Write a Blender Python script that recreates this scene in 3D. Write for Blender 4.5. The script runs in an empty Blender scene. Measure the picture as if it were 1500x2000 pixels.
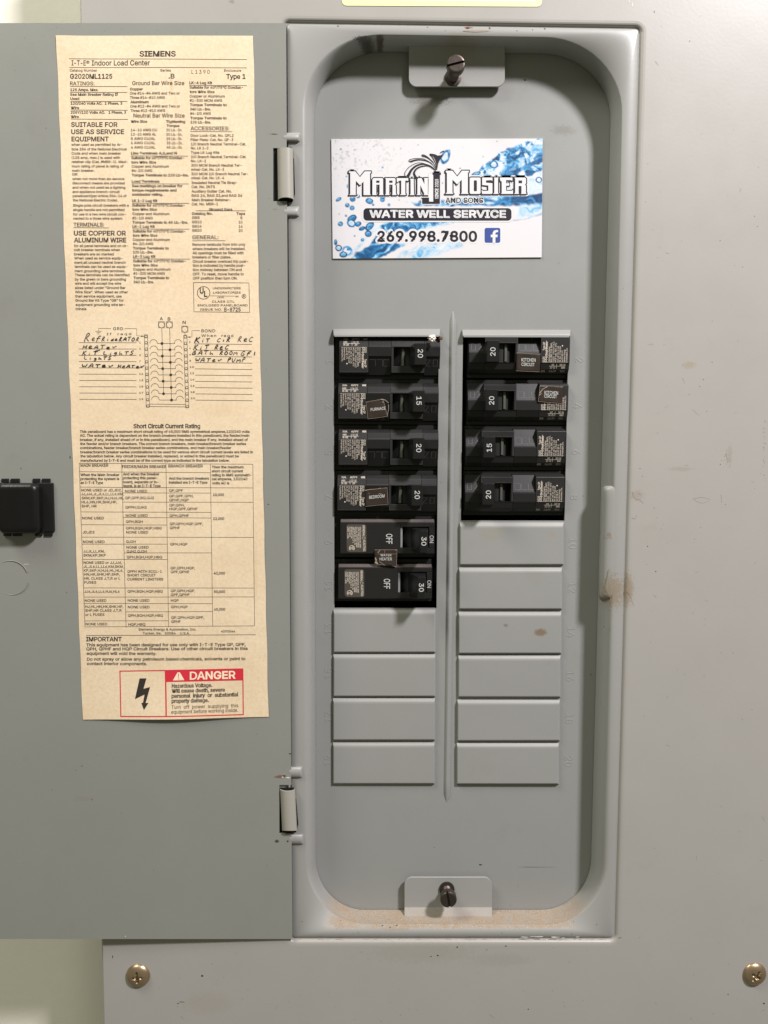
import bpy, bmesh, math, random
import numpy as np
from mathutils import Vector, Matrix
from mathutils.geometry import tessellate_polygon
random.seed(7)
SC = bpy.context.scene
COL = SC.collection

# ------------------------------------------------------------------ camera
F = 1500.0; CX, CY = 750.0, 1000.0; DIST = 0.418
def nrm(v):
    v = np.array(v, float); return v / np.linalg.norm(v)
Zd = nrm((-53, 18240, 1500)); Xv = np.array((111000., 199., 1500.)); Xv = nrm(Xv - Zd * Xv.dot(Zd)); Yv = np.cross(Xv, Zd)
RIGHT = np.array((Xv[0], Yv[0], -Zd[0])); DOWN = np.array((Xv[1], Yv[1], -Zd[1])); FWD = np.array((Xv[2], Yv[2], -Zd[2]))
CAM = -DIST * FWD
cam = bpy.data.cameras.new("Camera"); camo = bpy.data.objects.new("Camera", cam); COL.objects.link(camo)
cam.sensor_fit = 'HORIZONTAL'; cam.sensor_width = 36; cam.lens = 36.0 * F / 1500.0
cam.clip_start = 0.01; cam.clip_end = 50
m = Matrix.Identity(4)
for i in range(3):
    m[i][0] = RIGHT[i]; m[i][1] = -DOWN[i]; m[i][2] = -FWD[i]; m[i][3] = CAM[i]
camo.matrix_world = m
SC.camera = camo

# ------------------------------------------------------------------ light
w = bpy.data.worlds.new("World"); SC.world = w; w.use_nodes = True
bg = w.node_tree.nodes['Background']; bg.inputs[0].default_value = (1.0, 0.98, 0.70, 1); bg.inputs[1].default_value = 0.185
def area(name, loc, size, power, color, target=(0, 0, 0), sy=None):
    l = bpy.data.lights.new(name, 'AREA'); l.energy = power; l.color = color
    l.shape = 'RECTANGLE'; l.size = size; l.size_y = sy or size
    o = bpy.data.objects.new(name, l); COL.objects.link(o)
    o.location = loc
    d = Vector(target) - Vector(loc); o.rotation_euler = d.to_track_quat('-Z', 'Y').to_euler()
    return o
area("ceiling_lamp_right", (0.80, -0.87, 1.13), 0.17, 40.5, (1.0, 0.955, 0.98), sy=0.17)
area("ceiling_lamp_left", (-0.72, -0.46, 1.02), 0.40, 11.5, (1.0, 0.99, 0.88))
SC.view_settings.view_transform = 'Standard'; SC.view_settings.look = 'None'
SC.view_settings.exposure = 0.0; SC.view_settings.gamma = 1.0

# ------------------------------------------------------------------ projection of measured outlines on real planes
def ray(px, py):
    d = RIGHT * ((px - CX) / F) + DOWN * ((py - CY) / F) + FWD
    return d
def P(px, py, h=0.0):
    """point of the plane that lies h metres in front of the cover sheet"""
    d = ray(px, py); t = (-h - CAM[1]) / d[1]
    return CAM + d * t
DX0 = P(566, 900, 0)[0]
def door_h(x): return 0.0010 + 0.033 * max(0.0, DX0 - x)
def PD(px, py, e=0.0):
    h = 0.002
    for _ in range(5):
        p = P(px, py, h); h = door_h(p[0])
    p = P(px, py, h)
    return np.array((p[0], p[1] - e, p[2]))
H_FRAME = -0.0008; H_DEAD = -0.016

# ------------------------------------------------------------------ mesh helpers
ROOT = {}
def thing(name, label, cat, loc=(0, 0, 0), group=None):
    o = bpy.data.objects.new(name, None); COL.objects.link(o); o.location = loc; o.empty_display_size = 0.01
    o['label'] = label; o['category'] = cat
    if group: o['group'] = group
    ROOT[o] = np.array(loc, float)
    return o
def mk(name, verts, faces, mat, parent=None, smooth=False, bevel=0, local=False, seg=1):
    off = np.zeros(3)
    if parent is not None and not local: off = ROOT[parent]
    me = bpy.data.meshes.new(name)
    me.from_pydata([tuple(np.asarray(v, float) - off) for v in verts], [], [tuple(f) for f in faces])
    me.update()
    bm = bmesh.new(); bm.from_mesh(me)
    if not name.startswith('print'):
        bmesh.ops.recalc_face_normals(bm, faces=bm.faces)
    bm.to_mesh(me); bm.free()
    if smooth:
        for p in me.polygons: p.use_smooth = True
    me.materials.append(mat)
    o = bpy.data.objects.new(name, me); COL.objects.link(o)
    if parent is not None: o.parent = parent
    ROOT[o] = off
    if bevel:
        b = o.modifiers.new('bevel', 'BEVEL'); b.width = bevel; b.segments = seg; b.limit_method = 'ANGLE'; b.angle_limit = math.radians(32)
        if seg > 1:
            for p in me.polygons: p.use_smooth = True
            b.harden_normals = True
    return o
class MB:
    def __init__(s): s.v = []; s.f = []
    def add(s, vs, fs):
        n = len(s.v); s.v += [tuple(v) for v in vs]; s.f += [tuple(i + n for i in f) for f in fs]
    def box(s, x0, x1, y0, y1, z0, z1):
        s.add([(x0, y0, z0), (x1, y0, z0), (x1, y1, z0), (x0, y1, z0), (x0, y0, z1), (x1, y0, z1), (x1, y1, z1), (x0, y1, z1)],
              [(0, 1, 2, 3), (4, 7, 6, 5), (0, 4, 5, 1), (1, 5, 6, 2), (2, 6, 7, 3), (3, 7, 4, 0)])
    def loft(s, loops, closed=True, cap0=False, cap1=False):
        n = len(loops[0]); b = len(s.v)
        for l in loops: s.v += [tuple(p) for p in l]
        for k in range(len(loops) - 1):
            for i in range(n if closed else n - 1):
                j = (i + 1) % n
                s.f.append((b + k * n + i, b + k * n + j, b + (k + 1) * n + j, b + (k + 1) * n + i))
        if cap0: s.f.append(tuple(b + i for i in range(n)))
        if cap1: s.f.append(tuple(b + (len(loops) - 1) * n + i for i in range(n)))
    def build(s, name, mat, parent=None, **k): return mk(name, s.v, s.f, mat, parent, **k)
def bil(q, u, v):
    (x0, y0), (x1, y1), (x2, y2), (x3, y3) = q   # TL TR BR BL
    a = (1 - u) * (1 - v); b = u * (1 - v); c = u * v; d = (1 - u) * v
    return (a * x0 + b * x1 + c * x2 + d * x3, a * y0 + b * y1 + c * y2 + d * y3)
def rrect(q, rt, rb=None, n=14, ms=8):
    rb = rb or rt
    W = (abs(q[1][0] - q[0][0]) + abs(q[2][0] - q[3][0])) / 2; H = (abs(q[3][1] - q[0][1]) + abs(q[2][1] - q[1][1])) / 2
    out = []
    def arc(cu, cv, r, a0):
        for k in range(n + 1):
            a = math.radians(a0 + 90 * k / n)
            out.append(bil(q, cu + r / W * math.cos(a), cv + r / H * math.sin(a)))
    def side():
        pass
    arc(rt / W, rt / H, rt, 180); arc(1 - rt / W, rt / H, rt, 270); arc(1 - rb / W, 1 - rb / H, rb, 0); arc(rb / W, 1 - rb / H, rb, 90)
    # subdivide the straight sides
    res = []
    N = len(out)
    for i, p in enumerate(out):
        res.append(p)
        if (i + 1) % (n + 1) == 0:
            q2 = out[(i + 1) % N]
            for k in range(1, ms): res.append((p[0] + (q2[0] - p[0]) * k / ms, p[1] + (q2[1] - p[1]) * k / ms))
    return res
def inset(q, d):
    (x0, y0), (x1, y1), (x2, y2), (x3, y3) = q
    return [(x0 + d, y0 + d), (x1 - d, y1 + d), (x2 - d, y2 - d), (x3 + d, y3 - d)]

# ------------------------------------------------------------------ materials
def node_mat(name):
    m = bpy.data.materials.new(name); m.use_nodes = True
    return m, m.node_tree, m.node_tree.nodes['Principled BSDF']
def simple(name, col, rough=0.5, metal=0.0, spec=0.5, bump=0.0, bscale=800, var=0.0, vscale=60, coat=0.0):
    m, nt, b = node_mat(name)
    b.inputs['Base Color'].default_value = (*col, 1); b.inputs['Roughness'].default_value = rough
    b.inputs['Metallic'].default_value = metal; b.inputs['Specular IOR Level'].default_value = spec
    if coat: b.inputs['Coat Weight'].default_value = coat; b.inputs['Coat Roughness'].default_value = 0.12
    g = nt.nodes.new('ShaderNodeNewGeometry')
    if bump:
        n = nt.nodes.new('ShaderNodeTexNoise'); n.inputs['Scale'].default_value = bscale; n.inputs['Detail'].default_value = 4
        nt.links.new(g.outputs['Position'], n.inputs['Vector'])
        bp = nt.nodes.new('ShaderNodeBump'); bp.inputs['Strength'].default_value = bump; bp.inputs['Distance'].default_value = 0.0002
        nt.links.new(n.outputs['Fac'], bp.inputs['Height']); nt.links.new(bp.outputs['Normal'], b.inputs['Normal'])
    if var:
        n = nt.nodes.new('ShaderNodeTexNoise'); n.inputs['Scale'].default_value = vscale; n.inputs['Detail'].default_value = 5; n.inputs['Roughness'].default_value = 0.65
        nt.links.new(g.outputs['Position'], n.inputs['Vector'])
        mx = nt.nodes.new('ShaderNodeMix'); mx.data_type = 'RGBA'
        mx.inputs[6].default_value = (*[c * (1 - var) for c in col], 1); mx.inputs[7].default_value = (*[min(1, c * (1 + var)) for c in col], 1)
        nt.links.new(n.outputs['Fac'], mx.inputs[0]); nt.links.new(mx.outputs[2], b.inputs['Base Color'])
    return m
def paint(name, col=(0.335, 0.345, 0.318), spots=(), dust=None, rough=0.38):
    """enamel paint: slight orange peel, faint mottling, dirt marks where the thing itself is dirty, and a painted screw shadow"""
    m, nt, b = node_mat(name); L = nt.links; N = nt.nodes
    b.inputs['Specular IOR Level'].default_value = 0.45
    g = N.new('ShaderNodeNewGeometry')
    def noise(sc, det=4, r=0.6):
        n = N.new('ShaderNodeTexNoise'); n.inputs['Scale'].default_value = sc; n.inputs['Detail'].default_value = det; n.inputs['Roughness'].default_value = r
        L.new(g.outputs['Position'], n.inputs['Vector']); return n.outputs['Fac']
    def math_(op, a, c=None, clamp=False):
        n = N.new('ShaderNodeMath'); n.operation = op; n.use_clamp = clamp
        for i, x in enumerate((a, c)):
            if x is None: continue
            if isinstance(x, (int, float)): n.inputs[i].default_value = x
            else: L.new(x, n.inputs[i])
        return n.outputs[0]
    def mix(fac, a, c):
        n = N.new('ShaderNodeMix'); n.data_type = 'RGBA'; L.new(fac, n.inputs[0])
        for i, x in ((6, a), (7, c)):
            if isinstance(x, tuple): n.inputs[i].default_value = (*x, 1)
            else: L.new(x, n.inputs[i])
        return n.outputs[2]
    big = noise(14, 4); lo = tuple(c * 0.94 for c in col); hi = tuple(c * 1.06 for c in col)
    cur = mix(big, lo, hi)
    grime = math_('MULTIPLY', math_('SUBTRACT', noise(38, 6, 0.7), 0.60, True), 1.6, True)
    cur = mix(grime, cur, tuple(c * k for c, k in zip(col, (0.80, 0.74, 0.66))))
    speck = math_('MULTIPLY', math_('SUBTRACT', noise(420, 2, 0.5), 0.765, True), 14.0, True)
    cur = mix(speck, cur, tuple(c * 0.45 for c in col))
    for (c, rx, rz, sc, colr, strength, edge) in spots:
        s = N.new('ShaderNodeVectorMath'); s.operation = 'SUBTRACT'; L.new(g.outputs['Position'], s.inputs[0]); s.inputs[1].default_value = tuple(c)
        t = N.new('ShaderNodeVectorMath'); t.operation = 'MULTIPLY'; L.new(s.outputs[0], t.inputs[0]); t.inputs[1].default_value = (1 / rx, 0, 1 / rz)
        ln = N.new('ShaderNodeVectorMath'); ln.operation = 'LENGTH'; L.new(t.outputs[0], ln.inputs[0])
        k = math_('SUBTRACT', 1.0, ln.outputs['Value'])
        nn = math_('MULTIPLY', math_('SUBTRACT', noise(sc, 6, 0.75), 0.5), edge)
        fac = math_('MULTIPLY', math_('MULTIPLY', math_('ADD', k, nn), 2.2, True), strength, True)
        cur = mix(fac, cur, colr)
    if dust:
        zc, zw = dust
        sx = N.new('ShaderNodeSeparateXYZ'); L.new(g.outputs['Position'], sx.inputs[0])
        nx = N.new('ShaderNodeSeparateXYZ'); L.new(g.outputs['Normal'], nx.inputs[0])
        a = math_('MULTIPLY', math_('SUBTRACT', zc, sx.outputs['Z']), 1 / zw, True)
        up = math_('MULTIPLY', math_('SUBTRACT', nx.outputs['Z'], 0.42, True), 3.2, True)
        d = math_('MULTIPLY', math_('MULTIPLY', a, up), math_('ADD', math_('MULTIPLY', noise(130, 8, 0.85), 3.4), -0.85, True), True)
        cur = mix(d, cur, (0.315, 0.245, 0.180))
        gr = math_('MULTIPLY', math_('SUBTRACT', noise(1500, 2, .5), 0.60, True), 9.0, True)
        cur = mix(math_('MULTIPLY', gr, d), cur, (0.13, 0.095, 0.065))
        g2 = math_('MULTIPLY', math_('SUBTRACT', noise(1900, 2, .5), 0.66, True), 14.0, True)
        cur = mix(math_('MULTIPLY', g2, d), cur, (0.72, 0.64, 0.52))
        L.new(math_('ADD', math_('MULTIPLY', d, 0.5), rough), b.inputs['Roughness'])
    else:
        L.new(math_('ADD', math_('MULTIPLY', noise(55, 5), 0.16), rough - 0.08), b.inputs['Roughness'])
    L.new(cur, b.inputs['Base Color'])
    n = noise(520, 2, 0.4); bp = N.new('ShaderNodeBump'); bp.inputs['Strength'].default_value = 0.22; bp.inputs['Distance'].default_value = 0.00008
    wv = noise(22, 2, 0.4); bp2 = N.new('ShaderNodeBump'); bp2.inputs['Strength'].default_value = 0.35; bp2.inputs['Distance'].default_value = 0.0006
    L.new(n, bp.inputs['Height']); L.new(wv, bp2.inputs['Height']); L.new(bp.outputs[0], bp2.inputs['Normal']); L.new(bp2.outputs[0], b.inputs['Normal'])
    return m
BROWN = (0.24, 0.17, 0.10); DARK = (0.045, 0.040, 0.034); TAN = (0.36, 0.27, 0.19)
def spot(px, py, h, rx, ry, sc, col, st, edge=1.6):
    return (P(px, py, h), rx * 0.000285, ry * 0.000285, sc, col, st, edge)
def dspot(px, py, rx, ry, sc, col, st, edge=1.6):
    return (PD(px, py), rx * 0.000285, ry * 0.000285, sc, col, st, edge)
M_COVER = paint('cover_paint', (0.354, 0.340, 0.318), spots=[
    spot(1226, 1152, 0, 13, 36, 800, BROWN, 0.62, 3.2), spot(1244, 968, 0, 16, 12, 700, (0.25, 0.19, 0.14), 0.3, 3.0),
    spot(1346, 713, 0, 15, 8, 700, (0.30, 0.25, 0.15), 0.5, 2.6), spot(1330, 916, 0, 30, 5, 500, (0.28, 0.25, 0.21), 0.4, 2.4), spot(1425, 890, 0, 6, 26, 500, (0.27, 0.24, 0.20), 0.35, 2.2), spot(1212, 1005, 0, 5, 5, 900, BROWN, 0.5, 2.0), spot(820, 1860, 0, 120, 26, 400, (0.26, 0.24, 0.20), 0.22, 2.6),
    spot(405, 1960, 0, 60, 26, 320, (0.27, 0.22, 0.18), 0.16, 2.2), spot(980, 1875, 0, 70, 16, 500, (0.22, 0.20, 0.16), 0.15, 3.0),
    spot(453, 3, 0, 6, 4, 900, (0.20, 0.19, 0.16), 0.6, 3.0)])
M_FRAME = paint('frame_paint', (0.300, 0.300, 0.288), dust=(P(900, 1742, -0.008)[2], 0.012), spots=[
    spot(713, 79, -0.003, 22, 5, 1500, DARK, 0.85, 3.2), spot(742, 75, -0.003, 9, 4, 900, (0.07, 0.05, 0.04), 0.9, 1.2),
    spot(915, 54, -0.001, 10, 3, 900, (0.20, 0.10, 0.07), 0.8, 1.4), spot(935, 61, -0.001, 32, 2.4, 900, (0.26, 0.20, 0.13), 0.6, 1.4),
    spot(1196, 1156, -0.001, 25, 38, 900, BROWN, 0.62, 3.0), spot(1190, 1045, -0.001, 6, 6, 900, BROWN, 0.6, 2.0),
    spot(900, 92, -0.008, 40, 16, 300, (0.28, 0.25, 0.19), 0.5, 1.4), spot(772, 1812, -0.001, 30, 6, 700, BROWN, 0.5, 2.6)])
M_DEAD = paint('dead_front_paint', (0.268, 0.272, 0.262), spots=[
    spot(840, 196, H_DEAD, 42, 12, 1500, (0.09, 0.08, 0.07), 0.6, 4.2), spot(838, 212, H_DEAD, 26, 20, 260, (0.20, 0.20, 0.17), 0.35, 0.8),  # second spot paints the cast shadow of the top tab screw
    spot(1100, 255, H_DEAD, 26, 10, 1400, (0.14, 0.13, 0.11), 0.4, 4.0), spot(1033, 126, H_DEAD, 12, 6, 900, (0.35, 0.28, 0.18), 0.6, 2.2),
    spot(1060, 300, H_DEAD, 60, 40, 200, (0.24, 0.24, 0.21), 0.14, 1.4)])
M_PLATE = paint('filler_plate_paint', (0.280, 0.281, 0.270), spots=[
    spot(1056, 1235, H_DEAD + .002, 15, 9, 700, (0.19, 0.13, 0.08), 0.85, 0.9), spot(1078, 1043, H_DEAD + .002, 9, 7, 900, (0.30, 0.25, 0.17), 0.35, 2.4),
    spot(960, 1042, H_DEAD + .002, 26, 18, 200, (0.30, 0.26, 0.19), 0.25, 1.6), spot(988, 1221, H_DEAD + .002, 5, 4, 900, (0.12, 0.12, 0.11), 0.6, 1.6)])
M_DOOR = paint('door_paint', (0.240, 0.243, 0.222), spots=[
    dspot(548, 1517, 14, 4, 900, (0.15, 0.08, 0.06), 0.85, 1.8), dspot(541, 1643, 5, 4, 900, (0.06, 0.05, 0.04), 0.9, 1.0),
    dspot(534, 262, 12, 2, 900, (0.18, 0.16, 0.12), 0.6, 1.2), dspot(537, 409, 6, 2, 900, (0.18, 0.16, 0.12), 0.5, 1.2),
    dspot(85, 1100, 40, 16, 300, (0.25, 0.24, 0.20), 0.25, 2.5), dspot(160, 1560, 26, 6, 900, (0.20, 0.17, 0.14), 0.2, 3.0)])
M_HINGE = paint('hinge_paint', (0.34, 0.325, 0.285))
M_WALL = simple('white_wall_paint', (0.84, 0.81, 0.72), 0.8, bump=0.5, bscale=300, var=0.03)
M_BLACK = simple('black_plastic', (0.0085, 0.0085, 0.0085), 0.45, spec=0.35, bump=0.1, bscale=900, var=0.25, vscale=120)
M_BLACK2 = simple('charcoal_plastic', (0.0165, 0.016, 0.0155), 0.45, spec=0.35, bump=0.25, bscale=900, var=0.25, vscale=90)
M_BASE = simple('breaker_case', (0.0145, 0.0145, 0.0143), 0.5, spec=0.35, bump=0.25, bscale=700, var=0.3, vscale=90)
M_HANDLE = simple('toggle_plastic', (0.008, 0.008, 0.0085), 0.3, bump=0.15, bscale=900, var=0.2)
M_SHADE_BLACK = simple('shade_black', (0.004, 0.004, 0.004), 0.9)  # near-black that stands in for shade inside openings
M_DUSTBLK = simple('dusty_black_plastic', (0.075, 0.060, 0.056), 0.75, bump=0.4, bscale=500, var=0.6, vscale=180)
M_BTXT = simple('cream_print', (0.60, 0.53, 0.45), 0.6, var=0.25, vscale=500)
M_WTXT = simple('white_print', (0.50, 0.50, 0.48), 0.6)
M_PAPER = simple('aged_paper', (0.835, 0.655, 0.415), 0.7, bump=0.3, bscale=900, var=0.05, vscale=50)
M_INK = simple('black_ink', (0.028, 0.022, 0.018), 0.6)
M_PEN = simple('ballpoint_ink', (0.018, 0.016, 0.022), 0.5)
M_RED = simple('red_ink', (0.60, 0.025, 0.045), 0.5)
M_NAVY = simple('navy_ink', (0.012, 0.010, 0.020), 0.4)
M_CWHITE = simple('card_white_ink', (0.67, 0.665, 0.68), 0.4)
M_FBLUE = simple('blue_ink', (0.035, 0.07, 0.27), 0.4)
M_TAPE = simple('dark_brown_tape', (0.032, 0.023, 0.018), 0.3, bump=0.9, bscale=180, var=0.35, vscale=150)
M_TAPED = simple('clear_backing_black', (0.008, 0.008, 0.008), 0.25, bump=0.6, bscale=150)
M_SILVER = simple('silver_foil', (0.085, 0.075, 0.062), 0.45, metal=0.3, bump=0.6, bscale=250, var=0.2)
M_SCREW = simple('dark_steel', (0.075, 0.060, 0.052), 0.42, metal=0.75, bump=0.5, bscale=500, var=0.4, vscale=220)
M_BRASS = simple('worn_brass', (0.42, 0.31, 0.20), 0.36, metal=0.85, bump=0.4, bscale=350, var=0.35, vscale=200)
M_YEL = simple('yellow_ink', (0.80, 0.78, 0.42), 0.35)
M_LWHITE = simple('glossy_label', (0.78, 0.82, 0.78), 0.18, coat=0.6)
M_CHIPD = simple('bare_metal_chip', (0.05, 0.035, 0.028), 0.7)
M_CHIPR = simple('rust', (0.10, 0.035, 0.015), 0.9)
M_CHIPW = simple('pale_primer', (0.62, 0.58, 0.52), 0.8)
M_CRUMB = simple('white_plaster', (0.80, 0.74, 0.68), 0.9, bump=1.0, bscale=900, var=0.1)

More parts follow.
